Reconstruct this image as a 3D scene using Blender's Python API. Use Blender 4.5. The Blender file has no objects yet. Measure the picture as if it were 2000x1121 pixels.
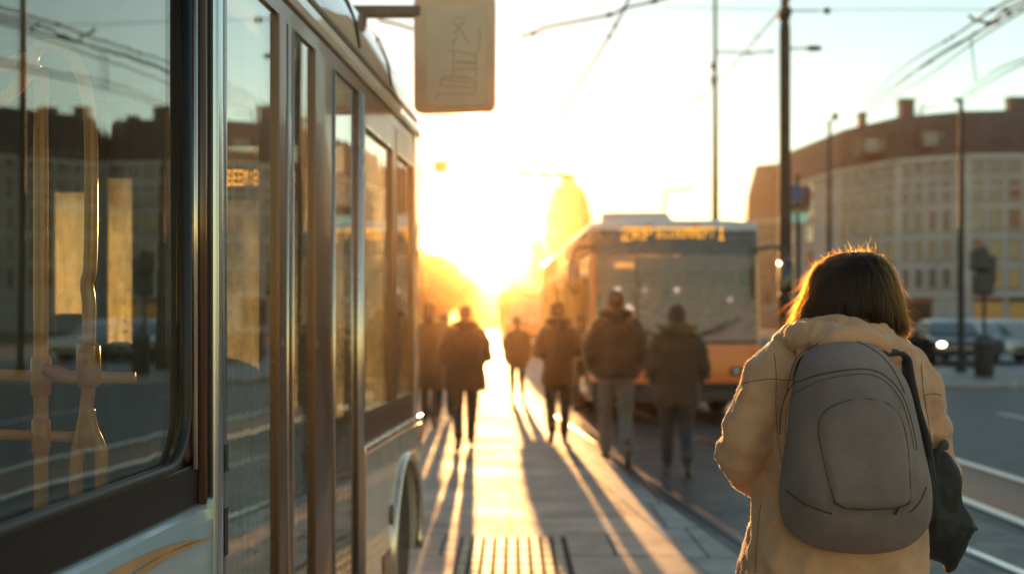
import bpy, bmesh, math, random
from mathutils import Vector, Matrix, Euler, noise
random.seed(7)
R = math.radians
SC = bpy.context.scene
COL = SC.collection
F = 42.0/36.0*2000.0          # focal length in pixels of the photograph
HZ, CAMZ = 620.0, 1.55

def W(px, py, d):             # point of the place seen at a pixel of the photograph, d metres ahead
    return Vector(((px-1000)/F*d, d, CAMZ+(HZ-py)/F*d))
def GD(py, zg=0.0):           # distance of a ground point seen at row py
    return (CAMZ-zg)*F/(py-HZ)

# ------------------------------------------------------------------ materials
MATS = {}
def nodes(m):
    m.use_nodes = True
    nt = m.node_tree; nt.nodes.clear()
    return nt, nt.nodes, nt.links
def mat(name, col, rough=.5, metal=0., var=.15, scale=6., bump=0., bscale=60., spec=.5, coat=0.,
        stretch=(1,1,1), col2=None, rvar=.1, trans=0., sheen=0., folds=0., fscale=8.):
    m = bpy.data.materials.new(name); nt, N, L = nodes(m)
    out = N.new('ShaderNodeOutputMaterial'); b = N.new('ShaderNodeBsdfPrincipled')
    tc = N.new('ShaderNodeTexCoord'); mp = N.new('ShaderNodeMapping'); mp.inputs['Scale'].default_value = stretch
    L.new(tc.outputs['Object'], mp.inputs['Vector'])
    nz = N.new('ShaderNodeTexNoise'); nz.inputs['Scale'].default_value = scale; nz.inputs['Detail'].default_value = 6
    nz.inputs['Roughness'].default_value = .6
    L.new(mp.outputs[0], nz.inputs['Vector'])
    rp = N.new('ShaderNodeValToRGB')
    c = col; d = col2 if col2 else tuple(max(0, x*(1-2*var)) for x in c)
    e = c if col2 else tuple(min(1, x*(1+2*var)) for x in c)
    rp.color_ramp.elements[0].position = .3; rp.color_ramp.elements[0].color = (*d, 1)
    rp.color_ramp.elements[1].position = .7; rp.color_ramp.elements[1].color = (*e, 1)
    L.new(nz.outputs['Fac'], rp.inputs['Fac']); L.new(rp.outputs['Color'], b.inputs['Base Color'])
    mr = N.new('ShaderNodeMapRange'); mr.inputs['To Min'].default_value = max(.02, rough-rvar); mr.inputs['To Max'].default_value = min(1, rough+rvar)
    L.new(nz.outputs['Fac'], mr.inputs['Value']); L.new(mr.outputs[0], b.inputs['Roughness'])
    b.inputs['Metallic'].default_value = metal; b.inputs['Specular IOR Level'].default_value = spec
    b.inputs['Coat Weight'].default_value = coat; b.inputs['Coat Roughness'].default_value = .04
    b.inputs['Sheen Weight'].default_value = sheen
    if bump:
        n2 = N.new('ShaderNodeTexNoise'); n2.inputs['Scale'].default_value = bscale; n2.inputs['Detail'].default_value = 4
        L.new(mp.outputs[0], n2.inputs['Vector'])
        bp = N.new('ShaderNodeBump'); bp.inputs['Strength'].default_value = bump; bp.inputs['Distance'].default_value = .01
        L.new(n2.outputs['Fac'], bp.inputs['Height']); L.new(bp.outputs[0], b.inputs['Normal'])
    if folds:      # creased cloth: ridged folds under the fine weave
        n3 = N.new('ShaderNodeTexNoise'); n3.noise_type = 'RIDGED_MULTIFRACTAL'; n3.inputs['Scale'].default_value = fscale; n3.inputs['Detail'].default_value = 3; n3.inputs['Distortion'].default_value = .6
        L.new(mp.outputs[0], n3.inputs['Vector'])
        b3 = N.new('ShaderNodeBump'); b3.inputs['Strength'].default_value = folds; b3.inputs['Distance'].default_value = .02
        L.new(n3.outputs['Fac'], b3.inputs['Height'])
        if bump: L.new(bp.outputs[0], b3.inputs['Normal'])
        L.new(b3.outputs[0], b.inputs['Normal'])
    sh = b.outputs[0]
    if trans:
        t = N.new('ShaderNodeBsdfTranslucent'); L.new(rp.outputs['Color'], t.inputs['Color'])
        mx = N.new('ShaderNodeMixShader'); mx.inputs[0].default_value = trans
        L.new(sh, mx.inputs[1]); L.new(t.outputs[0], mx.inputs[2]); sh = mx.outputs[0]
    L.new(sh, out.inputs['Surface'])
    MATS[name] = m
    return m
def emis(name, col, s):
    m = bpy.data.materials.new(name); nt, N, L = nodes(m)
    out = N.new('ShaderNodeOutputMaterial'); e = N.new('ShaderNodeEmission')
    e.inputs['Color'].default_value = (*col, 1); e.inputs['Strength'].default_value = s
    L.new(e.outputs[0], out.inputs['Surface']); MATS[name] = m
    return m
def glass(name, lo=.06, hi=.95, p=2.2, tint=(.8,.85,.82), dirt_glow=.0, dirt_glow_col=(.7,.62,.45), stretch=(9,9,1.2), rough=.012, wav=.0, tfrac=.93):
    m = bpy.data.materials.new(name); nt, N, L = nodes(m)
    out = N.new('ShaderNodeOutputMaterial')
    tr = N.new('ShaderNodeBsdfTransparent'); tr.inputs['Color'].default_value = (*tint, 1)
    gl = N.new('ShaderNodeBsdfGlossy'); gl.inputs['Roughness'].default_value = rough; gl.inputs['Color'].default_value = (.95,.97,.96,1)
    lw = N.new('ShaderNodeLayerWeight'); lw.inputs['Blend'].default_value = .5
    pw = N.new('ShaderNodeMath'); pw.operation = 'POWER'; pw.inputs[1].default_value = p
    L.new(lw.outputs['Facing'], pw.inputs[0])
    mr = N.new('ShaderNodeMapRange'); mr.inputs['To Min'].default_value = lo; mr.inputs['To Max'].default_value = hi
    L.new(pw.outputs[0], mr.inputs['Value'])
    mx = N.new('ShaderNodeMixShader'); L.new(mr.outputs[0], mx.inputs[0]); L.new(tr.outputs[0], mx.inputs[1]); L.new(gl.outputs[0], mx.inputs[2])
    sh = mx.outputs[0]
    tc = N.new('ShaderNodeTexCoord'); mp = N.new('ShaderNodeMapping'); mp.inputs['Scale'].default_value = stretch
    L.new(tc.outputs['Object'], mp.inputs['Vector'])
    if wav:
        n2 = N.new('ShaderNodeTexNoise'); n2.inputs['Scale'].default_value = .35; L.new(mp.outputs[0], n2.inputs['Vector'])
        bp = N.new('ShaderNodeBump'); bp.inputs['Strength'].default_value = wav; bp.inputs['Distance'].default_value = .02
        L.new(n2.outputs['Fac'], bp.inputs['Height']); L.new(bp.outputs[0], gl.inputs['Normal'])
    if dirt_glow:
        nz = N.new('ShaderNodeTexNoise'); nz.inputs['Scale'].default_value = 2.4; nz.inputs['Detail'].default_value = 9; nz.inputs['Roughness'].default_value = .72
        L.new(mp.outputs[0], nz.inputs['Vector'])
        sp = N.new('ShaderNodeTexNoise'); sp.inputs['Scale'].default_value = 40; sp.inputs['Detail'].default_value = 3
        L.new(tc.outputs['Object'], sp.inputs['Vector'])
        s2 = N.new('ShaderNodeMapRange'); s2.inputs['From Min'].default_value = .58; s2.inputs['From Max'].default_value = .72; s2.inputs['To Max'].default_value = .6
        L.new(sp.outputs['Fac'], s2.inputs['Value'])
        d1 = N.new('ShaderNodeMapRange'); d1.inputs['From Min'].default_value = .38; d1.inputs['From Max'].default_value = .7
        L.new(nz.outputs['Fac'], d1.inputs['Value'])
        # road grime is thicker low on the pane
        sx = N.new('ShaderNodeSeparateXYZ'); L.new(tc.outputs['Object'], sx.inputs[0])
        hz = N.new('ShaderNodeMapRange'); hz.inputs['From Min'].default_value = 2.2; hz.inputs['From Max'].default_value = 1.3
        hz.inputs['To Min'].default_value = .12; hz.inputs['To Max'].default_value = 1.
        L.new(sx.outputs['Z'], hz.inputs['Value'])
        ad = N.new('ShaderNodeMath'); ad.operation = 'ADD'; L.new(d1.outputs[0], ad.inputs[0]); L.new(s2.outputs[0], ad.inputs[1])
        mu = N.new('ShaderNodeMath'); mu.operation = 'MULTIPLY'; L.new(ad.outputs[0], mu.inputs[0]); L.new(hz.outputs[0], mu.inputs[1])
        m2 = N.new('ShaderNodeMath'); m2.operation = 'MULTIPLY'; m2.use_clamp = True; m2.inputs[1].default_value = dirt_glow; L.new(mu.outputs[0], m2.inputs[0])
        tl = N.new('ShaderNodeBsdfTranslucent'); tl.inputs['Color'].default_value = (*dirt_glow_col, 1)
        df = N.new('ShaderNodeBsdfDiffuse'); df.inputs['Color'].default_value = (*[c*.7 for c in dirt_glow_col], 1)
        m3 = N.new('ShaderNodeMixShader'); m3.inputs[0].default_value = tfrac
        L.new(df.outputs[0], m3.inputs[1]); L.new(tl.outputs[0], m3.inputs[2])
        mz = N.new('ShaderNodeMixShader'); L.new(m2.outputs[0], mz.inputs[0]); L.new(sh, mz.inputs[1]); L.new(m3.outputs[0], mz.inputs[2])
        sh = mz.outputs[0]
    L.new(sh, out.inputs['Surface']); MATS[name] = m
    return m

# ------------------------------------------------------------------ mesh builder
class MB:
    def __init__(s): s.v = []; s.f = []; s.mi = []; s.cur = 0
    def add(s, vs, fs):
        o = len(s.v); s.v += [tuple(p) for p in vs]
        for f in fs: s.f.append(tuple(o+i for i in f)); s.mi.append(s.cur)
        return s
    def box(s, x0, x1, y0, y1, z0, z1, M=None):
        vs = [Vector((x, y, z)) for x in (x0, x1) for y in (y0, y1) for z in (z0, z1)]
        if M: vs = [M @ p for p in vs]
        return s.add(vs, [(0,1,3,2),(4,6,7,5),(0,4,5,1),(2,3,7,6),(0,2,6,4),(1,5,7,3)])
    def rings(s, rs, close=True, cap0=True, cap1=True):
        n = len(rs[0]); o = len(s.v)
        for r in rs: s.v += [tuple(p) for p in r]
        for i in range(len(rs)-1):
            for j in range(n if close else n-1):
                k = (j+1) % n
                s.f.append((o+i*n+j, o+i*n+k, o+(i+1)*n+k, o+(i+1)*n+j)); s.mi.append(s.cur)
        if cap0: s.f.append(tuple(o+j for j in reversed(range(n)))); s.mi.append(s.cur)
        if cap1: s.f.append(tuple(o+(len(rs)-1)*n+j for j in range(n))); s.mi.append(s.cur)
        return s
    def tube(s, pts, r, n=8, round_ends=False, flat=1.):
        pts = [Vector(p) for p in pts]
        rr = list(r) if isinstance(r, (list, tuple)) else [r]*len(pts)
        if round_ends:
            d0 = (pts[0]-pts[1]).normalized(); d1 = (pts[-1]-pts[-2]).normalized()
            p, q = [], []
            for a in (80, 50, 25): p.append(pts[0]+d0*rr[0]*math.sin(R(a))); q.append(rr[0]*math.cos(R(a)))
            pp, qq = [], []
            for a in (25, 50, 80): pp.append(pts[-1]+d1*rr[-1]*math.sin(R(a))); qq.append(rr[-1]*math.cos(R(a)))
            pts = p+pts+pp; rr = q+rr+qq
        t = (pts[1]-pts[0]).normalized()
        a = t.cross(Vector((0,0,1)));
        if a.length < .05: a = t.cross(Vector((0,1,0)))
        a.normalize(); rs = []
        for i, p in enumerate(pts):
            if i == 0: t2 = pts[1]-pts[0]
            elif i == len(pts)-1: t2 = pts[-1]-pts[-2]
            else: t2 = (pts[i+1]-pts[i]).normalized()+(pts[i]-pts[i-1]).normalized()
            t2.normalize(); a = (a-t2*a.dot(t2)).normalized(); b = t2.cross(a)
            rs.append([p+a*rr[i]*math.cos(2*math.pi*k/n)+b*rr[i]*flat*math.sin(2*math.pi*k/n) for k in range(n)])
        return s.rings(rs)
    def lathe(s, prof, n=24, M=None):      # prof: (radius, height) along local z
        rs = [[Vector((r*math.cos(2*math.pi*k/n), r*math.sin(2*math.pi*k/n), h)) for k in range(n)] for r, h in prof]
        if M: rs = [[M @ p for p in r] for r in rs]
        return s.rings(rs)
    def prism(s, poly, d0, d1, M=None):    # poly in (x,z), extruded along y
        a = [Vector((x, d0, z)) for x, z in poly]; b = [Vector((x, d1, z)) for x, z in poly]
        if M: a = [M @ p for p in a]; b = [M @ p for p in b]
        return s.rings([a, b])
    def ball(s, c, rx, ry=None, rz=None, n=14, m=9, M=None):
        ry = ry or rx; rz = rz or rx; c = Vector(c); rs = []
        for i in range(1, m):
            t = math.pi*i/m
            rs.append([Vector((rx*math.sin(t)*math.cos(2*math.pi*k/n), ry*math.sin(t)*math.sin(2*math.pi*k/n), -rz*math.cos(t))) for k in range(n)])
        rs = [[c+((M @ p) if M else p) for p in r] for r in rs]
        return s.rings(rs)
    def build(s, name, m=None, parent=None, smooth=False, bevel=0., segs=2, sub=0, auto=None):
        me = bpy.data.meshes.new(name); me.from_pydata(s.v, [], s.f)
        bm = bmesh.new(); bm.from_mesh(me); bmesh.ops.recalc_face_normals(bm, faces=bm.faces[:]); bm.to_mesh(me); bm.free()
        ms = m if isinstance(m, (list, tuple)) else [m]
        for x in ms: me.materials.append(x)
        if len(ms) > 1: me.polygons.foreach_set('material_index', s.mi)
        if smooth: me.polygons.foreach_set('use_smooth', [True]*len(me.polygons))
        if auto: me.set_sharp_from_angle(angle=R(auto))
        o = bpy.data.objects.new(name, me); COL.objects.link(o)
        if parent: o.parent = parent
        if bevel:
            b = o.modifiers.new('bevel', 'BEVEL'); b.width = bevel; b.segments = segs; b.limit_method = 'ANGLE'; b.angle_limit = R(35)
        if sub:
            b = o.modifiers.new('sub', 'SUBSURF'); b.levels = sub; b.render_levels = sub
        return o
def tag(o, label, cat, group=None):
    o['label'] = label; o['category'] = cat
    if group: o['group'] = group
    return o
def struct(o, kind='structure'):
    o['kind'] = kind; return o
def thing(name, label, cat, loc=(0,0,0), rz=0, group=None):
    o = bpy.data.objects.new(name, None); COL.objects.link(o); o.empty_display_size = .2
    o.location = loc; o.rotation_euler = (0, 0, rz)
    return tag(o, label, cat, group)
def plate(name, pts, z, m, parent=None):   # flat sheet from (x,y) outline
    mb = MB(); mb.add([Vector((x, y, z)) for x, y in pts], [tuple(range(len(pts)))])
    return mb.build(name, m, parent)
def sstep(a, b, x):
    t = max(0, min(1, (x-a)/(b-a))); return t*t*(3-2*t)
FONT = {
'2':"01110 10001 00001 00110 01000 10000 11111", 'R':"11110 10001 10001 11110 10100 10010 10001",
'P':"11110 10001 10001 11110 10000 10000 10000", 'B':"11110 10001 10001 11110 10001 10001 11110",
'I':"01110 00100 00100 00100 00100 00100 01110", 'G':"01110 10001 10000 10111 10001 10001 01110",
'M':"10001 11011 10101 10101 10001 10001 10001", 'E':"11111 10000 10000 11110 10000 10000 11111",
'T':"11111 00100 00100 00100 00100 00100 00100", '1':"00100 01100 00100 00100 00100 00100 01110",
'A':"01110 10001 10001 11111 10001 10001 10001", 'S':"01111 10000 10000 01110 00001 00001 11110",
'O':"01110 10001 10001 10001 10001 10001 01110", 'm':"00000 00000 11010 10101 10101 10101 10101",
'u':"00000 00000 10001 10001 10001 10011 01101", 't':"01000 01000 11100 01000 01000 01001 00110",
'a':"00000 00000 01110 00001 01111 10001 01111", 'o':"00000 00000 01110 10001 10001 10001 01110",
'e':"00000 00000 01110 10001 11111 10000 01110", ':':"00000 00100 00100 00000 00100 00100 00000",
'#':"11111 10101 11111 11011 11111 10101 11111", ' ':"00000 00000 00000 00000 00000 00000 00000"}
def led(mb, text, x0, z0, w, h, y, M=None, gap=1, fill=.86):
    n = len(text)*(5+gap)-gap; cw = w/n; ch = h/7
    for i, c in enumerate(text):
        rows = FONT.get(c, FONT['#']).split()
        for r, row in enumerate(rows):
            for q, b in enumerate(row):
                if b == '1':
                    x = x0+(i*(5+gap)+q)*cw; z = z0+h-(r+1)*ch
                    vs = [Vector((x, y, z)), Vector((x+cw*fill, y, z)), Vector((x+cw*fill, y, z+ch*fill)), Vector((x, y, z+ch*fill))]
                    if M: vs = [M @ p for p in vs]
                    mb.add(vs, [(0,1,2,3)])
    return mb
# ------------------------------------------------------------------ camera, light, world
cam = bpy.data.cameras.new('camera'); co = bpy.data.objects.new('camera', cam); COL.objects.link(co)
co.location = (0, 0, CAMZ); co.rotation_euler = (R(90), 0, 0)
cam.lens = 42; cam.sensor_width = 36; cam.shift_y = 59.5/2000; cam.clip_end = 4000; cam.clip_start = .05
cam.dof.use_dof = True; cam.dof.focus_distance = 2.75; cam.dof.aperture_fstop = 2.4; cam.dof.aperture_blades = 0
SC.camera = co
SUN_AZ, SUN_EL = R(-1.45), R(4.66)
sv = Vector((math.sin(SUN_AZ)*math.cos(SUN_EL), math.cos(SUN_AZ)*math.cos(SUN_EL), math.sin(SUN_EL)))
sl = bpy.data.lights.new('sun', 'SUN'); sl.energy = 5.0; sl.angle = R(.53); sl.color = (1., .50, .16)
so = bpy.data.objects.new('sun', sl); COL.objects.link(so); so.rotation_euler = sv.to_track_quat('Z', 'Y').to_euler()
wd = bpy.data.worlds.new('World'); SC.world = wd; wd.use_nodes = True
wn = wd.node_tree; wn.nodes.clear()
sky = wn.nodes.new('ShaderNodeTexSky'); sky.sky_type = 'NISHITA'; sky.sun_disc = False
sky.sun_elevation = SUN_EL; sky.sun_rotation = SUN_AZ; sky.air_density = 1.0; sky.dust_density = 0.0; sky.ozone_density = .7
bg = wn.nodes.new('ShaderNodeBackground'); bg.inputs['Strength'].default_value = .15
wo = wn.nodes.new('ShaderNodeOutputWorld')
wb = wn.nodes.new('ShaderNodeMix'); wb.data_type = 'RGBA'; wb.blend_type = 'MULTIPLY'; wb.inputs[0].default_value = 1     # white balance of the daylight
wb.inputs[7].default_value = (.95, 1.0, .98, 1)
wn.links.new(sky.outputs[0], wb.inputs[6]); wn.links.new(wb.outputs[2], bg.inputs['Color']); wn.links.new(bg.outputs[0], wo.inputs['Surface'])
SC.view_settings.view_transform = 'Standard'; SC.view_settings.look = 'None'; SC.view_settings.gamma = 1
SC.view_settings.exposure = 1.0
SC.render.engine = 'CYCLES'
cy = SC.cycles; cy.use_denoising = True; cy.max_bounces = 8; cy.diffuse_bounces = 3; cy.glossy_bounces = 4
cy.transmission_bounces = 4; cy.transparent_max_bounces = 24; cy.volume_bounces = 0; cy.sample_clamp_indirect = 6
cy.caustics_reflective = False; cy.caustics_refractive = False
# haze: one even body of air round the whole place
hz = MB().box(-320, 320, -60, 900, -1.3, 29.5).build('haze', None); struct(hz, 'stuff')
hm = bpy.data.materials.new('haze air'); nt, N, L = nodes(hm)
pv = N.new('ShaderNodeVolumePrincipled'); pv.inputs['Color'].default_value = (1, .68, .36, 1)
pv.inputs['Density'].default_value = .00042; pv.inputs['Anisotropy'].default_value = .955
ho = N.new('ShaderNodeOutputMaterial'); L.new(pv.outputs[0], ho.inputs['Volume'])
hz.data.materials.clear(); hz.data.materials.append(hm)

# ------------------------------------------------------------------ ground
def slabs(name, c1, c2, mortar, bw, rh, rough, bumpd, ms=.012, rot=0, noise_bump=.15):
    m = bpy.data.materials.new(name); nt, N, L = nodes(m)
    out = N.new('ShaderNodeOutputMaterial'); b = N.new('ShaderNodeBsdfPrincipled')
    tc = N.new('ShaderNodeTexCoord'); mp = N.new('ShaderNodeMapping'); mp.inputs['Rotation'].default_value = (0, 0, rot)
    L.new(tc.outputs['Object'], mp.inputs['Vector'])
    wz = N.new('ShaderNodeTexNoise'); wz.inputs['Scale'].default_value = 3; L.new(mp.outputs[0], wz.inputs['Vector'])
    wa = N.new('ShaderNodeVectorMath'); wa.operation = 'SCALE'; wa.inputs['Scale'].default_value = .02; L.new(wz.outputs['Color'], wa.inputs[0])
    wb = N.new('ShaderNodeVectorMath'); wb.operation = 'ADD'; L.new(mp.outputs[0], wb.inputs[0]); L.new(wa.outputs[0], wb.inputs[1])
    br = N.new('ShaderNodeTexBrick'); br.inputs['Scale'].default_value = 1; br.inputs['Brick Width'].default_value = bw
    br.inputs['Row Height'].default_value = rh; br.inputs['Mortar Size'].default_value = ms; br.inputs['Mortar Smooth'].default_value = .3
    br.inputs['Color1'].default_value = (*c1, 1); br.inputs['Color2'].default_value = (*c2, 1); br.inputs['Mortar'].default_value = (*mortar, 1)
    br.offset = .4; br.squash = 1.3; br.squash_frequency = 3
    L.new(wb.outputs[0], br.inputs['Vector'])
    nz = N.new('ShaderNodeTexNoise'); nz.inputs['Scale'].default_value = 1.3; nz.inputs['Detail'].default_value = 10; nz.inputs['Roughness'].default_value = .7
    L.new(mp.outputs[0], nz.inputs['Vector'])
    mr = N.new('ShaderNodeMapRange'); mr.inputs['From Min'].default_value = .3; mr.inputs['From Max'].default_value = .7; mr.inputs['To Min'].default_value = .55; mr.inputs['To Max'].default_value = 1.25
    L.new(nz.outputs['Fac'], mr.inputs['Value'])
    mu = N.new('ShaderNodeVectorMath'); mu.operation = 'SCALE'; L.new(br.outputs['Color'], mu.inputs[0]); L.new(mr.outputs[0], mu.inputs['Scale'])
    L.new(mu.outputs[0], b.inputs['Base Color'])
    ro = N.new('ShaderNodeMapRange'); ro.inputs['From Min'].default_value = .3; ro.inputs['From Max'].default_value = .7; ro.inputs['To Min'].default_value = rough+.14; ro.inputs['To Max'].default_value = rough-.1
    L.new(nz.outputs['Fac'], ro.inputs['Value']); L.new(ro.outputs[0], b.inputs['Roughness'])
    fine = N.new('ShaderNodeTexNoise'); fine.inputs['Scale'].default_value = 55; fine.inputs['Detail'].default_value = 5; L.new(mp.outputs[0], fine.inputs['Vector'])
    b1 = N.new('ShaderNodeBump'); b1.inputs['Strength'].default_value = noise_bump; b1.inputs['Distance'].default_value = .01; L.new(fine.outputs['Fac'], b1.inputs['Height'])
    iv = N.new('ShaderNodeMath'); iv.operation = 'SUBTRACT'; iv.inputs[0].default_value = 1; L.new(br.outputs['Fac'], iv.inputs[1])
    b2 = N.new('ShaderNodeBump'); b2.inputs['Strength'].default_value = 1; b2.inputs['Distance'].default_value = bumpd; L.new(iv.outputs[0], b2.inputs['Height']); L.new(b1.outputs[0], b2.inputs['Normal'])
    b3 = N.new('ShaderNodeBump'); b3.inputs['Strength'].default_value = .5; b3.inputs['Distance'].default_value = .02; L.new(nz.outputs['Fac'], b3.inputs['Height']); L.new(b2.outputs[0], b3.inputs['Normal'])
    L.new(b3.outputs[0], b.inputs['Normal']); L.new(b.outputs[0], out.inputs['Surface'])
    return m
m_pave = slabs('pavement slabs', (.68,.465,.35), (.55,.38,.29), (.05,.04,.035), 1.15, .78, .62, .006)
m_kerb = slabs('kerb stone', (.46,.42,.38), (.4,.37,.34), (.06,.055,.05), .32, 1.1, .5, .006, rot=R(0))
m_road = mat('asphalt', (.030,.031,.033), .52, var=.35, scale=3., bump=.35, bscale=90, rvar=.16)
m_track = slabs('track paving', (.13,.12,.115), (.10,.095,.09), (.03,.03,.03), .5, .32, .45, .005)
m_rail = mat('rail steel', (.85,.86,.86), .16, 1., var=.08, scale=20, rvar=.08)
m_white = mat('road paint', (.7,.7,.68), .5, var=.15, scale=12)
ZR = -.07
kb = -.0857; ka = 1.80
def kx(y, a=ka): return a+kb*y if y < 60 else a+kb*60+(y-60)*kb*1.0
struct(plate('ground', [(-600,-60),(600,-60),(600,899),(-600,899)], -.14, mat('far ground', (.08,.075,.07), .8)))
# trim the ground sheet to the haze body
bpy.data.objects['ground'].scale = (.53, 1, 1)
ys = [-50, 0, 10, 20, 30, 45, 60, 90, 140]
def deck(name, pts, z0, z1, m):
    b = MB(); b.rings([[Vector((x, y, z0)) for x, y in pts], [Vector((x, y, z1)) for x, y in pts]])
    return struct(b.build(name, m))
deck('pavement', [(-60,-50)]+[(kx(y), y) for y in ys]+[(-60,140)], -.13, 0, m_pave)
deck('kerb', [(kx(y)+.003, y) for y in ys]+[(kx(y)+.33, y) for y in reversed(ys)], -.13, .006, m_kerb)
deck('road', [(kx(y)+.335, y) for y in ys]+[(120,140),(120,-50)], -.135, ZR, m_road)
# paved track bed with its rails, then the second pair that peels off to the right
deck('track_bed', [(kx(y)+.345, y) for y in ys]+[(kx(y)+2.75, y) for y in reversed(ys)], -.10, ZR+.004, m_track)
m_railp = mat('pale rail', (.80,.86,.84), .42, .25, var=.06, scale=15, rvar=.1)  # paler and less metallic than the other rails
def rail(name, f, y0, y1, w=.065):
    b = MB(); n = 40
    rs = []
    for i in range(n+1):
        y = y0+(y1-y0)*(i/n)**1.5; x = f(y)
        rs.append([Vector((x-w/2, y, ZR-.02)), Vector((x+w/2, y, ZR-.02)), Vector((x+w/2, y, ZR+.014)), Vector((x-w/2, y, ZR+.014))])
    b.rings(rs); return struct(b.build(name, m_railp if w > .08 else m_rail, bevel=.004))
rail('track_rail', lambda y: 2.42+kb*y, -10, 120)
rail('track_rail', lambda y: 3.88+kb*y, -10, 120)
rail('track_rail', lambda y: 4.13-.012*y, -10, 90, .105)
rail('track_rail', lambda y: 5.2-.012*y, -10, 90, .105)
# groove lip beside each rail
for f in (lambda y: 2.42+kb*y, lambda y: 3.88+kb*y, lambda y: 4.13-.012*y, lambda y: 5.2-.012*y):
    b = MB(); rs = []
    for i in range(31):
        y = -10+100*(i/30)**1.5; x = f(y)-.075
        rs.append([Vector((x-.022, y, ZR-.02)), Vector((x+.022, y, ZR-.02)), Vector((x+.022, y, ZR+.007)), Vector((x-.022, y, ZR+.007))])
    b.rings(rs); struct(b.build('track_groove', mat('rail groove', (.03,.028,.026), .6)))
for y0 in (10.5, 17, 23.5):     # worn lane line on the far lane
    b = MB(); b.add([Vector((8.2, y0, ZR+.004)), Vector((8.34, y0, ZR+.004)), Vector((8.3, y0+3.2, ZR+.004)), Vector((8.16, y0+3.2, ZR+.004))], [(0,1,2,3)])
    struct(b.build('lane_line', m_white))
# far island with kerb on the right
deck('island_kerb', [(9.0,27.6),(40,25.4),(40,25.75),(9.0,27.95)], -.13, .05, mat('island kerb stone', (.38,.36,.34), .6, var=.2))
deck('island', [(8.0,28.0),(40.0,25.8),(120,25.8),(120,60),(8.0,60)], -.13, .04, mat('island paving', (.22,.21,.2), .6, var=.2, scale=2))
# tactile guide paving set into the pavement
m_tac = mat('tactile stone', (.42,.34,.24), .55, var=.2, scale=9, bump=.2)
b = MB(); xs0 = -.34
for i in range(9):
    x = xs0+i*.078
    for k in range(9):
        y0 = 6.3+k*.235
        w = .056
        rs = []
        rs = [[Vector((x, y0, .002)), Vector((x+w, y0, .002)), Vector((x+w, y0+.225, .002)), Vector((x, y0+.225, .002))],
              [Vector((x+.006, y0+.012, .013)), Vector((x+w-.006, y0+.012, .013)), Vector((x+w-.006, y0+.213, .013)), Vector((x+.006, y0+.213, .013))]]
        b.rings(rs, cap0=False)
struct(b.build('tactile_paving', m_tac))
struct(plate('tactile_shade', [(xs0-.02,6.2),(xs0+.72,6.2),(xs0+.72,8.46),(xs0-.02,8.46)], .003, mat('tactile gap shade', (.07,.055,.045), .8, spec=.2)))  # bed painted dark so the gaps between bars read as shade
# ------------------------------------------------------------------ the near bus (local x outward to the pavement, y forward)
BB = .0643
bus = thing('city_bus', 'silver and black bus standing close by with yellow poles behind its windows and big mirror', 'bus', (-.948, 0, 0), -math.atan(BB))
BM = Matrix.Translation((-.948, 0, 0)) @ Matrix.Rotation(-math.atan(BB), 4, 'Z'); BI = BM.inverted()
def BL(px, py, d): return BI @ W(px, py, d)
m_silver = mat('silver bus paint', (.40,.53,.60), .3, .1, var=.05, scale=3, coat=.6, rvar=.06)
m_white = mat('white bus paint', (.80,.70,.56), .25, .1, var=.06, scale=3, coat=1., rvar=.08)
m_flare_brown = mat('flare brown anodised frame', (.17,.09,.05), .3, .6, var=.03, scale=3, coat=.3, rvar=.08)  # brown tint paints the orange lens flare into the frames
m_rubber = mat('black rubber', (.018,.017,.016), .45, var=.2, scale=20)
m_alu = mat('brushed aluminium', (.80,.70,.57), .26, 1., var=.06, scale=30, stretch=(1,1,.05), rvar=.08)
m_pill = mat('brown black trim', (.06,.032,.02), .35, var=.2, scale=14, coat=.3)
m_black = mat('gloss black', (.014,.010,.008), .38, var=.2, scale=5, coat=.0, rvar=.08, spec=.3)
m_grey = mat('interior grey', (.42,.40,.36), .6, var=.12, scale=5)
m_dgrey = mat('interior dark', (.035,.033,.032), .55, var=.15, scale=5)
m_floor = mat('bus floor', (.09,.09,.095), .5, var=.3, scale=30)
m_yellow = mat('yellow pole paint', (.92,.31,.004), .28, var=.06, scale=9, coat=.5, rvar=.08)
m_seat = mat('seat cloth', (.03,.045,.06), .85, var=.4, scale=40)
m_orange = mat('orange decal', (.60,.33,.12), .35, var=.1)
m_red = mat('amber reflector', (.75,.16,.03), .2, coat=.6)
g_side = glass('bus side glass', .03, .7, 2.5, (.93,.95,.92), dirt_glow=.07, dirt_glow_col=(.85,.72,.45), wav=.05)
g_door = glass('door glass', .05, 1.0, 2.1, (.85,.88,.84), dirt_glow=.4, dirt_glow_col=(.9,.76,.45), wav=.04)
g_clear = glass('far side glass', .05, .9, 3, (.86,.88,.84), dirt_glow=.12)
g_wind = glass('windscreen glass', .05, .9, 3, (.9,.91,.88), dirt_glow=1.7, dirt_glow_col=(.94,.84,.6), stretch=(5,5,1.))  # extra grime added so the sunlit screen glows golden

def bbox(name, x0, x1, y0, y1, z0, z1, m, parent=bus, bev=.006): return MB().box(x0, x1, y0, y1, z0, z1).build(name, m, parent, bevel=bev)
def prof(name, pr, y0, y1, m, parent=bus, smooth=False, bev=0.):      # profile in (x,z) drawn along the bus
    return MB().prism(pr, y0, y1).build(name, m, parent, smooth=smooth, bevel=bev)
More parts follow.
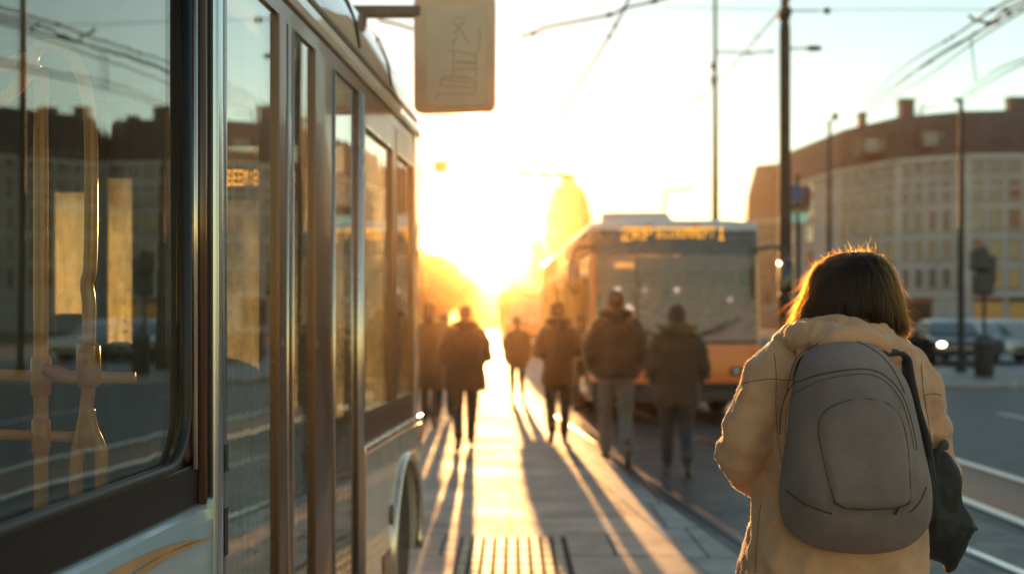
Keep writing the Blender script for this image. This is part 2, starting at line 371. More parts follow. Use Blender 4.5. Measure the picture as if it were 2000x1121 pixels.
# rear body section beside the camera
pn = prof('lower_panel', [(-.05,.28),(.010,.28),(.018,.9),(.020,1.055),(.012,1.082),(-.008,1.098),(-.05,1.098)], -2.5, 3.02, m_silver, bev=.004)
for (p, q, wd_) in (((2.2,1.055),(2.86,1.018),.012), ((2.38,1.030),(2.98,1.004),.008)):
    b = MB(); n = 14; lo_, hi_ = [], []
    for i in range(n+1):
        t = i/n; y = p[0]+(q[0]-p[0])*t; z = p[1]-.012*(1-t)**2+(q[1]-p[1])*t+.012*math.sin(t*3); w = wd_*(1-t)**.5+.001
        lo_.append(Vector((.0225, y, z-w))); hi_.append(Vector((.0225, y, z+w)))
    b.rings([lo_, hi_], close=False, cap0=False, cap1=False); b.build('stripe', m_orange, pn)
bbox('window_sill', -.045, .006, -2.5, 2.945, 1.099, 1.2, m_black)
bbox('window_header', -.05, .004, -2.5, 2.945, 2.36, 2.56, m_black)
gl = MB().box(-.012, -.006, -2.5, 2.86, 1.18, 2.38).build('window_pane', g_side, bus)
bbox('window_pillar', -.06, .004, 2.83, 2.9455, 1.2, 2.36, m_pill, bev=.02)
# rounded lower corner of the window seal and its bright lip
b = MB(); pts = [(.006,2.80,2.36)]+[(.006,2.80-.13+.13*math.cos(a), 1.34-.13*math.sin(a)) for a in [R(x) for x in range(0,91,10)]]+[(.006,0.0,1.205),(.006,-2.4,1.205)]
b.tube(pts, .014, 8); b.build('window_seal', m_rubber, bus, smooth=True)
b = MB(); b.tube([(.008,2.852,1.19),(.008,2.852,2.36)], .009, 8); b.build('seal_lip', m_alu, bus, smooth=True)
b = MB(); b.tube([(.008,2.90,1.10),(.008,2.90,2.5)], .016, 10); b.build('frame_rib', m_flare_brown, bus, smooth=True)
def post(name, y0, y1, d, m, z0=.32, z1=2.47, parent=bus, back=-.05):
    w = y1-y0; r = min(.012, w/3, d*.45)
    pr = [(back,y0)]
    for cx_, cy_, a0 in ((d-r, y0+r, -90), (d-r, y1-r, 0)):
        for k in range(0, 91, 15): a = R(a0+k); pr.append((cx_+r*math.cos(a), cy_+r*math.sin(a)))
    pr.append((back,y1))
    b = MB(); b.rings([[Vector((x, y, z)) for x, y in pr] for z in (z0, z1)])
    return b.build(name, m, parent, smooth=True, auto=40)
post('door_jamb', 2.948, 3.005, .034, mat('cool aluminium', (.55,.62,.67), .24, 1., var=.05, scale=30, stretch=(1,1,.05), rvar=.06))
post('door_jamb', 3.007, 3.05, .030, mat('slate jamb paint', (.13,.16,.20), .25, .4, var=.05, coat=.5))
b = MB()
for z0, z1 in ((1.16,1.23),(.95,1.07)): b.box(.0305,.0325,3.016,3.042,z0,z1)
b.build('jamb_decal', m_rubber, bus)
# folding door
def leaf(y0, y1, m):
    lf = MB().box(-.010, -.003, y0, y1, .33, 2.46).build('door_leaf', m, bus)
    bbox('door_rail', -.03, .008, y0, y1, .30, .36, m_flare_brown, lf, .004)
    return lf
lf1 = leaf(3.055, 3.62, g_door)
d1 = post('door_post', 3.62, 3.80, .012, m_flare_brown)
MB().tube([(.012,3.72,.34),(.012,3.72,2.46)], .0045, 8).build('edge_strip', m_alu, d1, smooth=True)
MB().tube([(.010,3.792,.34),(.010,3.792,2.46)], .0055, 8).build('edge_strip', m_alu, d1, smooth=True)
lf2 = leaf(3.80, 4.10, g_door)
d2 = post('door_post', 4.10, 4.42, .012, m_flare_brown)
MB().tube([(.012,4.40,.34),(.012,4.40,2.46)], .006, 8).build('edge_strip', m_alu, d2, smooth=True)
lf3 = leaf(4.42, 4.88, g_door)
d3 = post('door_jamb', 4.88, 4.965, .012, m_flare_brown)
for yy, xx in ((4.885,.008),(4.915,.012),(4.945,.012)):
    MB().tube([(xx,yy,.34),(xx,yy,2.47)], .009, 8).build('edge_strip', m_alu, d3, smooth=True)
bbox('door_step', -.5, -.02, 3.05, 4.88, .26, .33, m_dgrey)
# door header: light lintel, dark gap strip, light rail, dark band
prof('door_header', [(-.10,2.44),(-.012,2.44),(-.012,2.475),(-.10,2.475)], 3.0, 4.9, m_white)
prof('cant_gap', [(-.05,2.475),(.002,2.475),(.002,2.535),(-.05,2.535)], 2.95, 6.6, m_flare_brown)
cr = prof('cant_rail', [(-.05,2.535),(.014,2.535),(.020,2.56),(.014,2.60),(-.02,2.61),(-.05,2.61)], -2.5, 6.62, m_white, bev=.004)
prof('gutter', [(-.03,2.612),(.010,2.612),(.014,2.632),(.002,2.640),(-.03,2.640)], -2.5, 6.56, m_flare_brown, bev=.003)
# roof: deep curved cove closing into a rounded nose
cove = [(0,2.60),(.0,2.66),(-.015,2.76),(-.06,2.88),(-.15,2.98),(-.3,3.05),(-.6,3.09),(-1.27,3.11),(-1.94,3.09),(-2.24,3.05),(-2.39,2.98),(-2.48,2.88),(-2.525,2.76),(-2.54,2.66),(-2.54,2.60)]
m_roofp = mat('roof paint', (.33,.31,.29), .1, .2, var=.1, scale=2, coat=1., rvar=.04)
def roof_part(sts): MB().rings([[Vector((x, y, 2.60+(z-2.60)*k)) for x, z in cove] for y, k in sts]).build('roof', m_roofp, bus, smooth=True, auto=50)
roof_part(((-2.5,1),(-1.9,1)))
roof_part(((3.3,1),(4,1),(5.6,1),(6.0,.985),(6.25,.93),(6.45,.82),(6.58,.66),(6.66,.45),(6.70,.22),(6.71,.03)))
# glazed roof added between the coves to let skylight onto the poles
for cv in (cove[:6]+[(-.3,2.6)], cove[9:]+[(-2.24,2.6)]):
    MB().rings([[Vector((x, y, z)) for x, z in cv] for y in (-1.898, 3.298)]).build('roof_side', m_roofp, bus, smooth=True, auto=50)
MB().box(-2.238, -.302, -1.898, 3.298, 3.03, 3.045).build('added_roof_glass', g_clear, bus)
for y in (-.2, 1.55): MB().box(-2.238, -.302, y, y+.08, 2.99, 3.029).build('added_roof_bar', m_roofp, bus)
for yy in (4.95, 5.75):
    b = MB(); b.tube([(x+.003, yy, z+.002) for x, z in cove[1:6]], .004, 6); b.build('roof_seam', m_rubber, bus)
# front section: belt trim, windows, lower panel with wheel arch
AY, AZ, AR = 6.15, .40, .42
poly = [(4.985,.28),(AY-AR,.28)]+[(AY-AR*math.cos(R(a)), AZ+AR*math.sin(R(a))) for a in range(0,181,9)]+[(AY+AR,.28),(6.70,.28),(6.70,.965),(4.985,.985)]
b = MB(); b.rings([[Vector((x, y, z)) for y, z in poly] for x in (-.04, .014)])
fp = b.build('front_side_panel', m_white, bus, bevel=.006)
b = MB(); b.tube([(.016, AY-(AR+.018)*math.cos(R(a)), AZ+(AR+.018)*math.sin(R(a))) for a in range(-15,196,7)], .022, 8); b.build('arch_trim', m_alu, fp, smooth=True)
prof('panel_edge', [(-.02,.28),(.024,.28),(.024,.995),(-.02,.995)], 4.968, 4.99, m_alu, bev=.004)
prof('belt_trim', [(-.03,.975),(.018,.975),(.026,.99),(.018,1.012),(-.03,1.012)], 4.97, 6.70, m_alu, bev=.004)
prof('window_base', [(-.05,1.012),(.004,1.012),(.004,1.125),(-.05,1.125)], 4.97, 6.55, m_flare_brown, bev=.003)
for y0, y1 in ((5.02,5.78),(5.86,6.46)):
    fr = MB()
    for (a, c, e, f_) in ((y0,y0+.03,1.126,2.472),(y1-.03,y1,1.126,2.472),(y0+.03,y1-.03,1.126,1.150),(y0+.03,y1-.03,2.36,2.472)): fr.box(-.03, .006, a, c, e, f_)
    fo = fr.build('window', m_flare_brown, bus, bevel=.004)
    MB().box(-.016, -.010, y0+.02, y1-.02, 1.14, 2.40).build('pane', g_door, fo)
    MB().box(.006, .010, y0+.03, y1-.03, 1.148, 1.156).build('sill_strip', m_alu, fo)
    MB().box(.006, .010, y0+.03, y1-.03, 2.352, 2.364).build('sill_strip', m_alu, fo)
bbox('window_pillar', -.04, .003, 5.78, 5.86, 1.126, 2.472, m_flare_brown, bus, .004)
bbox('window_pillar', -.04, .003, 4.968, 5.02, 1.126, 2.472, m_flare_brown, bus, .004)
b = MB(); b.rings([[Vector((x, y, z)) for x, y in ((-.09,6.46),(.010,6.46),(.012,6.58),(-.01,6.66),(-.06,6.70),(-.09,6.70))] for z in (1.012, 2.54)]); b.build('corner_pillar', m_white, bus, smooth=True, auto=50)
b = MB(); b.ball((.016,6.66,.915), .012, .022, .05, 10, 7); b.build('side_marker', m_red, bus, smooth=True)
b = MB(); b.lathe([(.0,-.002),(.045,-.002),(.05,.004),(.045,.010),(.0,.010)], 20, Matrix.Translation((.014,5.66,.62)) @ Matrix.Rotation(R(90),4,'Y')); b.build('fuel_flap', m_flare_brown, bus, smooth=True, auto=40)
b = MB(); b.box(.013,.020,5.42,5.62,.30,.47); b.build('reflector_recess', m_flare_brown, bus, bevel=.01)
# front wheel
wh = MB(); WM = Matrix.Translation((-.16, AY, .40)) @ Matrix.Rotation(R(90),4,'Y')
wh.lathe([(.22,-.13),(.36,-.135),(.395,-.10),(.40,0),(.395,.10),(.36,.135),(.22,.13)], 40, WM)
wo_ = wh.build('wheel', m_rubber, bus, smooth=True, auto=40)
MB().lathe([(.0,-.1),(.22,-.1),(.225,.11),(.20,.12),(.17,.07),(.08,.06),(.07,.12),(.0,.12)], 30, WM).build('rim', m_alu, wo_, smooth=True, auto=40)
b = MB(); rs = [[Vector((x, AY-(AR-.004)*math.cos(R(a)), AZ+(AR-.004)*math.sin(R(a)))) for a in range(-10,191,10)] for x in (-.5,-.0405)]
b.rings(rs, close=False, cap0=False, cap1=False); b.add([rs[0][i] for i in range(len(rs[0]))], [tuple(range(len(rs[0])))]); b.build('wheel_well', m_dgrey, bus)
# nose: windscreen and front panel, far side, tail, floor, ceiling
MB().box(-2.46, -.09, 6.66, 6.672, 1.0, 2.54).build('windscreen', g_wind, bus)
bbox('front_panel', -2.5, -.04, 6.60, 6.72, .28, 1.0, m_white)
bbox('bumper', -2.5, -.04, 6.72, 6.82, .28, .55, m_dgrey, bus, .03)
bbox('windscreen_pillar', -2.54, -2.46, 6.55, 6.70, 1.0, 2.60, m_white)
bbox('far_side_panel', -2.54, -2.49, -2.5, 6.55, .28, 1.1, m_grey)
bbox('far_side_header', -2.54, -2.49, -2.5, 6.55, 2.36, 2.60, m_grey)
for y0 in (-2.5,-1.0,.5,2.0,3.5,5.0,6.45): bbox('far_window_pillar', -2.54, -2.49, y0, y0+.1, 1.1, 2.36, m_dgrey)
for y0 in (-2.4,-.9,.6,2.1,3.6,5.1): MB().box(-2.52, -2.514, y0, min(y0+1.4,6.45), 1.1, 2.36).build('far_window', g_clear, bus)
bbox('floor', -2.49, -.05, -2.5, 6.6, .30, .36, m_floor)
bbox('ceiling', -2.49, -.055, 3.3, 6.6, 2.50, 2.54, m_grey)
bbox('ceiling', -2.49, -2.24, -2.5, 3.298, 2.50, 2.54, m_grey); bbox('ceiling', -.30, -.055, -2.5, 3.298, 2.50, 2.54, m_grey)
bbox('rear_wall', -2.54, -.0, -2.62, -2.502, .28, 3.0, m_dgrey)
bbox('dashboard', -2.4, -.6, 6.1, 6.59, .36, 1.05, m_dgrey, bus, .06)
# driver's cabin wall, raised and slotted to block windscreen glow, and seat rows
def pv_(px): return (px-1000)/F*5.15+.617
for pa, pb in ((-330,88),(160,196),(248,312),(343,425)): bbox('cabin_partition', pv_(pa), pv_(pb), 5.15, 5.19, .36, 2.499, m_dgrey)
g_part = glass('cab glass', .05, .6, 3, (.8,.82,.78), dirt_glow=1.1, dirt_glow_col=(.8,.7,.45), stretch=(7,7,1.1))
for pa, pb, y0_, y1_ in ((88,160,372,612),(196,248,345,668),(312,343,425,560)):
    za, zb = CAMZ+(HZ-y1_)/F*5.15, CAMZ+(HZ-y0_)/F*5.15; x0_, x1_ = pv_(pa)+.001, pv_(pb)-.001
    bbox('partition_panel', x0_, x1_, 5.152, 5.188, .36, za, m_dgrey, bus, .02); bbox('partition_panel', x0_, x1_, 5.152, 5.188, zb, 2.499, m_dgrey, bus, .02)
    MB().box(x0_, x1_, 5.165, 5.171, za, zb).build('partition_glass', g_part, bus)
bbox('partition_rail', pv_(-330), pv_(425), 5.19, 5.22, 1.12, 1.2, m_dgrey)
def P2(px, d): return BL(px, 620, d)
pt = BL(305, 620, 3.75); bbox('door_pillar', pt.x-.02, pt.x+.05, pt.y-.04, pt.y+.1, .36, 1.78, m_dgrey)
pt = BL(342, 620, 3.9); bbox('stair_panel', pt.x-.02, pt.x+.05, pt.y-.04, pt.y+.12, .36, 2.1, mat('brown trim', (.07,.04,.028), .5))
def bus_seat(x, y):
    b = MB()
    for z, w, y0, t in ((.86,.40,0,.10),(1.0,.42,.0,.10),(1.2,.42,-.02,.09),(1.32,.38,-.035,.08),(1.40,.26,-.045,.06),(1.43,.12,-.05,.03)):
        pass
    rs = []
    for z, w, y0, t in ((.80,.38,0,.10),(.9,.42,0,.11),(1.05,.43,-.01,.10),(1.2,.42,-.025,.09),(1.30,.37,-.035,.08),(1.37,.27,-.045,.06),(1.40,.12,-.05,.03)):
        rs.append([Vector((x+w/2*math.copysign(abs(math.cos(a))**.6, math.cos(a)), y+y0+t/2*math.copysign(abs(math.sin(a))**.6, math.sin(a)), z)) for a in [2*math.pi*k/16 for k in range(16)]])
    b.rings(rs); o = b.build('seat', m_seat, bus, smooth=True)
    c = MB(); c.box(x-.21, x+.21, y+.04, y+.48, .74, .82); c.build('cushion', m_seat, o, bevel=.03)
    c = MB(); c.box(x-.03, x+.03, y+.1, y+.3, .36, .74); c.build('seat_leg', m_dgrey, o)
for x, y in ((-.40,4.40),(-1.6,2.6),(-2.1,2.6),(-1.6,3.6),(-2.1,3.6),(-2.1,4.5)): bus_seat(x, y)
# driver's seat with head rest
bus_seat(-1.9, 5.5)
# yellow grab poles behind the near window
def pole(name, pts, r=.0175, parent=bus): return MB().tube(pts, r, 14).build(name, m_yellow, parent, smooth=True)
def arc(px, py, d): return BL(px, py, d)
D1 = 2.78
def spl(ps, n=6):
    out = []
    for i in range(len(ps)-1):
        p0 = ps[max(i-1,0)]; p1 = ps[i]; p2 = ps[i+1]; p3 = ps[min(i+2,len(ps)-1)]
        for k in range(n):
            t = k/n; out.append(.5*((2*p1)+(p2-p0)*t+(2*p0-5*p1+4*p2-p3)*t*t+(3*p1-p0-3*p2+p3)*t**3))
    out.append(ps[-1]); return out
pA = pole('grab_pole', [BL(80,y,D1) for y in (1300,1000,850,735,600,400,250,140)], .0165)
pole('grab_pole', spl([BL(*q,D1) for q in ((68,150),(62,120),(72,98),(98,90),(128,100),(152,130),(168,180),(177,250),(178,400),(176,520),(170,555),(174,600),(173,700),(172,760),(165,820),(152,880),(148,960),(148,1300))]), .0155)
pole('grab_pole', spl([BL(*q,D1) for q in ((172,800),(180,840),(196,880),(198,940),(196,1300))]), .0155)
for y, x1, w in ((732,264,.0140),(848,172,.0125)):
    pole('grab_rail', [BL(-200,y,D1),BL(0,y,D1),BL(x1,y+6,D1+.02)], w)
pole('grab_rail', spl([BL(*q,D1) for q in ((-150,125),(-20,128),(30,122),(62,112))]), .0165)
pole('grab_rail', spl([BL(*q,D1) for q in ((-60,225),(-5,200),(25,180),(50,145),(70,120))]), .0165)
for (x, y0, y1, r) in ((173,676,750,.0265),(80,700,768,.023),(80,822,880,.021),(172,830,872,.021)):
    pts = [BL(x,y1+6,D1),BL(x,y1,D1),BL(x,(y0+y1)/2,D1),BL(x,y0,D1),BL(x,y0-5,D1)]
    MB().tube(pts, [r*.8,r,r*1.04,r,r*.8], 16).build('pole_clamp', m_yellow, bus, smooth=True, auto=50)
b = MB(); b.tube([BL(92,722,2.72),BL(112,730,2.72),BL(140,738,2.73)], [.014,.020,.014], 12, round_ends=True); b.build('stop_button', m_red, bus, smooth=True)
# passenger display hanging from the ceiling
c0 = BL(445,363,5.3); c1 = BL(607,332,5.3)
DM = Matrix.Translation((0,0,0))
b = MB(); b.box(c0.x-.03, c1.x+.03, c0.y, c0.y+.06, c0.z-.06, c1.z+.03); db = b.build('display', m_dgrey, bus, bevel=.008)
b = MB(); b.box((c0.x+c1.x)/2-.02,(c0.x+c1.x)/2+.02, c0.y+.02, c0.y+.04, c1.z+.03, 2.50); b.build('display_hanger', m_dgrey, db)
m_led = emis('amber led', (1., .36, .02), 4.)
wL = (c1.x-c0.x)
b = MB(); led(b, 'BEEM:BEB', c0.x, c0.z, wL*.51, c1.z-c0.z, c0.y-.004, fill=.9); led(b, 'E:PS', c0.x+wL*.72, c0.z, wL*.28, c1.z-c0.z, c0.y-.004, fill=.9)
led(b, 'A', c0.x+wL*.77, c0.z-.045, .02, .035, c0.y-.004)
b.build('display_text', m_led, db)
# mirror on its arm
MY = 6.2
m_mir = mat('mirror housing', (.78,.56,.36), .42, var=.06, scale=4, rvar=.08, trans=.14)
m_arm = mat('mirror arm', (.16,.10,.07), .45, var=.12, scale=10)
a0 = BL(690,24,MY); a1 = BL(822,24,MY)
am = MB(); am.rings([[Vector((p.x, p.y+dy, p.z+dz)) for dy, dz in ((-.02,-.03),(.02,-.03),(.025,-.015),(.025,.022),(.02,.03),(-.02,.03),(-.025,.022),(-.025,-.02))] for p in (a0, a1)])
ao = am.build('mirror_arm', m_arm, bus, bevel=.004)
MB().box(a0.x-.01, a0.x+.07, a0.y-.03, a0.y+.03, 2.9, a0.z+.02).build('arm_bracket', m_arm, ao, bevel=.01)
def rrect(cx, cz, w, h, r, y, n=7):
    ps = []
    for sx, sz, a0_ in ((1,1,0),(-1,1,90),(-1,-1,180),(1,-1,270)):
        for k in range(n): a = R(a0_+90*k/(n-1)); ps.append(Vector((cx+sx*(w/2-r)+r*math.cos(a), y, cz+sz*(h/2-r)+r*math.sin(a))))
    return ps
q0 = BL(808,222,MY); q1 = BL(968,-8,MY); cx_, cz_ = (q0.x+q1.x)/2, (q0.z+q1.z)/2; w_, h_ = q1.x-q0.x, q1.z-q0.z; y_ = q0.y
mb = MB(); mb.rings([rrect(cx_,cz_,w_*.93,h_*.95,.035,y_-.02), rrect(cx_,cz_,w_*.985,h_*.99,.042,y_-.012), rrect(cx_,cz_,w_,h_,.045,y_+.01), rrect(cx_,cz_,w_*.99,h_*.99,.05,y_+.05), rrect(cx_,cz_,w_*.85,h_*.88,.06,y_+.09), rrect(cx_,cz_,w_*.5,h_*.6,.05,y_+.11)])
mo = mb.build('mirror', m_mir, ao, smooth=True, auto=45)
fx, fw = cx_+.012, w_*.74
mb = MB(); mb.rings([rrect(fx,cz_-.012,fw,h_*.86,.03,y_-.021), rrect(fx,cz_-.012,fw*.985,h_*.85,.03,y_-.027)])
mglass = mat('mirror face', (.80,.61,.43), .4, .0, var=.05, scale=3, rvar=.06, trans=.12)
mb.build('mirror_glass', mglass, ao)
# faint reflection of a bus drawn as raised lines on the mirror face
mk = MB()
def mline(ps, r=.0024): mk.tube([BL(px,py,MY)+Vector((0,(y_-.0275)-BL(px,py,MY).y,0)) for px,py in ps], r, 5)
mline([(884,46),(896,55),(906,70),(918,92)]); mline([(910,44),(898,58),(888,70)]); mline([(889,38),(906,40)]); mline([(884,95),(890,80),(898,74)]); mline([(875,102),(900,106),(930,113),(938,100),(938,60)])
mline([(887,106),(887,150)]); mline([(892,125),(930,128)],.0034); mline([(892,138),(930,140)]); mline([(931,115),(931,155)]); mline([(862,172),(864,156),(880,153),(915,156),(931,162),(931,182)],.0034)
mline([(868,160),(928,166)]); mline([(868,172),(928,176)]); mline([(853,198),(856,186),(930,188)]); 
mk.build('mirror_reflection', mat('mirror reflection line', (.50,.34,.20), .5), ao)
# ------------------------------------------------------------------ the orange bus ahead (local y backwards from its front, x to the right)
OD = 18.0; ox0 = W(1155,620,OD).x; ox1 = W(1492,620,OD).x
obr = math.atan((1000-935)/F)
ob = thing('city_bus', 'orange and white bus facing us with amber lettering over its windscreen', 'bus', ((ox0+ox1)/2, OD, ZR+.004), obr)
ob.scale = (1, 1, 1.022); BW = (ox1-ox0)/2; BLN = 14.2
m_oran = mat('orange bus paint', (.82,.14,.015), .3, var=.06, scale=2, coat=.6, rvar=.06)
m_cream = mat('cream bus paint', (.66,.62,.55), .32, var=.05, scale=2, coat=.6, rvar=.06)
m_roofw = mat('roof white', (.6,.62,.64), .35, var=.08, scale=2, coat=.4)
m_body = mat('dark window band', (.02,.02,.022), .12, var=.1, coat=.5, rvar=.04)
g_bus = glass('orange bus glass', .10, .9, 2.2, (.42,.42,.42), dirt_glow=.2)
g_ws = glass('orange bus windscreen', .07, .8, 2.4, (.52,.43,.44), dirt_glow=2.2, dirt_glow_col=(.80,.55,.50), tfrac=.2, stretch=(1.2,1.2,.9))  # mauve grime layer stands in for flare and reflections on the glass
m_glint = emis('windscreen glint', (1,.86,.6), 2.0)
def obx(name, x0, x1, y0, y1, z0, z1, m, parent=ob, bev=.02): return MB().box(x0,x1,y0,y1,z0,z1).build(name, m, parent, bevel=bev)
def plan(k, y0, n=10):      # rounded plan of the bus nose; k = half width
    ps = []
    for i in range(n+1): a = R(90*i/n); ps.append((-k+.25*(1-math.sin(a))-.0, y0+.22-.22*math.cos(R(90)-a) if False else y0+.22*(1-math.sin(a))))
    return ps
def hull(z_list, y0s, ks, y1=BLN, ex=.30, n=8):
    rs = []
    for z, y0, k in zip(z_list, y0s, ks):
        ps = []
        for i in range(n+1):
            a = R(90*i/n); ps.append(Vector((-k+ex-ex*math.cos(a), y0+ex*.75*(1-math.sin(a)), z)))
        ps = ps + [Vector((-p.x, p.y, z)) for p in reversed(ps)]
        ps += [Vector((k, y1, z)), Vector((-k, y1, z))]
        rs.append(ps)
    return rs
MB().rings(hull([.33,.40,.62],[.02,0,0],[BW-.03,BW,BW])).build('bumper_skirt', m_body, ob, smooth=True, auto=40)
MB().rings(hull([.621,.9,1.20],[0.0,.0,.02],[BW,BW,BW])).build('lower_body', m_oran, ob, smooth=True, auto=40)
# corner posts, side wall above the belt, window band, roof
def shell(name, z0, z1, y0a, y0b, m, ka=BW, kb_=BW, front=True): return MB().rings(hull([z0,z1],[y0a,y0b],[ka,kb_])).build(name, m, ob, smooth=True, auto=40)
shell('destination_box', 2.50, 2.88, .09, .12, m_body)
shell('roof_edge', 2.881, 2.93, .12, .13, m_cream)
MB().rings(hull([2.931,3.0,3.05,3.065],[.13,.20,.45,.9],[BW,BW-.05,BW-.3,BW-.6])).build('roof', m_roofw, ob, smooth=True, auto=50)
b = MB(); b.rings([[Vector((x, y, z)) for x in (-.98,-.9,.05,.16)] + [] for y, z in ((1.2,3.05),)] if False else [[Vector((-1.0+dx, 1.6+dy, z)), Vector((.20-dx, 1.6+dy, z)), Vector((.20-dx, 9, z)), Vector((-1.0+dx, 9, z))] for z, dx, dy in ((3.0,0,0),(3.17,.01,.05),(3.29,.07,.3),(3.32,.2,.6))])
b.build('roof_unit', m_cream, ob, bevel=.05, segs=3)
for x in (-.42, .30): obx('marker_lamp', x-.05, x+.05, .12, .22, 2.90, 2.955, m_red)
# windscreen: curved glass between two orange posts
n = 14; lo_, hi_ = [], []
def nose(x, off=0, k=BW, ex=.30):
    ax = abs(x)
    if ax < k-ex: return off
    c = (k-ax)/ex; c = max(0, min(1, c)); a = math.acos(1-c); return off+ex*.75*(1-math.sin(a))
xs = [-(BW-.06)+2*(BW-.06)*i/n for i in range(n+1)]
b = MB(); b.rings([[Vector((x, nose(x, .015), 1.22)) for x in xs], [Vector((x, nose(x, .085), 2.50)) for x in xs]], close=False, cap0=False, cap1=False)
b.build('windscreen', g_ws, ob, smooth=True)
for s in (-1, 1):
    b = MB(); b.rings([[Vector((s*(BW+.0), .28+o, z)), Vector((s*(BW-.02), .16+o, z)), Vector((s*(BW-.075), .11+o, z)), Vector((s*(BW-.10), .20+o, z)), Vector((s*(BW-.04), .36+o, z))] for z, o in ((1.2,.0),(2.5,.08))])
    b.build('windscreen_post', m_oran, ob, smooth=True, auto=50)
b = MB(); b.rings([[Vector((x, nose(x, -.006), z)) for x in xs] for z in (1.195, 1.235)], close=False, cap0=False, cap1=False); b.build('windscreen_seal', m_rubber, ob)
obx('windscreen_divider', -.62, -.585, .02, .1, 1.22, 2.5, m_body)
obx('inner_blind', -BW+.12, BW-.12, .16, .2, 2.28, 2.50, mat('blind', (.25,.23,.25), .7))
# side walls
for s in (-1, 1):
    x0, x1 = (s*BW, s*(BW-.05)); xa, xb = min(x0,x1), max(x0,x1)
    obx('side_header', xa, xb, .36, BLN, 2.36, 2.50, m_body)
    ys_ = [.36, 1.75, 3.15, 4.6, 6.05, 7.5, 8.95, 10.4, 11.85, 13.0, BLN]
    for i, y in enumerate(ys_[:-1]):
        obx('side_pillar', xa, xb, y, y+.10, 1.2, 2.36, m_oran if i in (0,1,5,9) else m_body)
        x = s*(BW-.02); MB().box(x-.004, x+.004, y+.10, ys_[i+1], 1.2, 2.36).build('side_window', g_bus, ob)
    obx('side_pillar', xa, xb, BLN-.001, BLN+.08, 1.2, 2.5, m_oran)
obx('rear_panel', -BW, BW, BLN, BLN+.06, .62, 2.93, m_oran)
obx('floor', -BW+.06, BW-.06, .35, BLN-.05, 1.13, 1.19, m_dgrey)
obx('ceiling', -BW+.06, BW-.06, .35, BLN-.05, 2.42, 2.49, m_dgrey)
for s in (-1,):
    for y in (.55, 6.3, 11.9):
        d = obx('door', -BW-.012, -BW-.002, y, y+1.15, .42, 2.3, m_cream, ob, .01)
        for k in (0, 1): MB().box(-BW-.018, -BW-.013, y+.07+k*.54, y+.52+k*.54, .55, 2.2).build('door_glass', g_bus, d)
# driver, seats and rails seen through the windscreen
for x, y in ((-.75,2.2),(-.75,3.4),(.3,2.8),(.75,2.8),(.75,4.0)):
    c = MB(); c.rings([[Vector((x+dx*k, y+dy*k, z)) for dx, dy in ((-.2,-.05),(.2,-.05),(.2,.05),(-.2,.05))] for z, k in ((1.2,1),(1.75,1.05),(1.95,.8),(2.0,.4))]); c.build('seat', m_seat, ob, bevel=.03)
for x in (-.3, .42, 1.0): MB().tube([(x,1.9,1.19),(x,1.9,2.42)], .02, 8).build('grab_pole', m_yellow, ob, smooth=True)
c = MB(); c.ball((.70,1.05,1.72), .11, .12, .15); c.tube([(.70,1.1,1.19),(.70,1.08,1.45),(.70,1.05,1.58)], [.2,.21,.07], 12, round_ends=True); c.build('driver_seat', m_seat, ob, smooth=True)
c = MB(); c.tube([(.62+.2*math.cos(R(a)), .62, 1.33+.2*math.sin(R(a))) for a in range(0,361,20)], .016, 8); c.build('steering_wheel', m_body, ob, smooth=True)
obx('dashboard', -BW+.1, BW-.1, .2, .6, 1.19, 1.31, m_dgrey)
for x, y, z in ((-.78,1.1,2.02),(-.62,1.0,1.75),(-.38,2.4,1.72),(.55,3.4,2.06),(.95,3.8,1.9),(.2,5,2.1)):
    c = MB(); c.ball((x,y,z), .035); c.build('windscreen_glint', m_glint, ob, smooth=True)  # glowing balls added as bright glints behind the windscreen
# amber lettering
LW = ox1-ox0
def lx(px): return (px-(1155+1492)/2)/F*OD
def lz(py): return CAMZ-ZR+(HZ-py)/F*OD
tm = emis('amber sign', (1., .42, .03), 1.1)
b = MB(); led(b, '2', lx(1216), lz(477), lx(1232)-lx(1216), .20, .085); led(b, 'RP', lx(1237), lz(476), lx(1277)-lx(1237), .19, .085)
led(b, 'BIIGOMMEPT', lx(1285), lz(472), lx(1398)-lx(1285), .165, .085); led(b, '1', lx(1404), lz(476), lx(1420)-lx(1404), .2, .085); b.build('destination_text', tm, ob)
tm2 = emis('amber inner sign', (1., .42, .03), 3.)
b = MB(); led(b, 'Tommmut a', lx(1222), lz(507), lx(1328)-lx(1222), .115, .152); b.build('route_text', tm2, ob)
b = MB(); led(b, 'EBEAE', lx(1203), lz(529), lx(1240)-lx(1203), .075, .152); b.build('fare_text', tm2, ob)
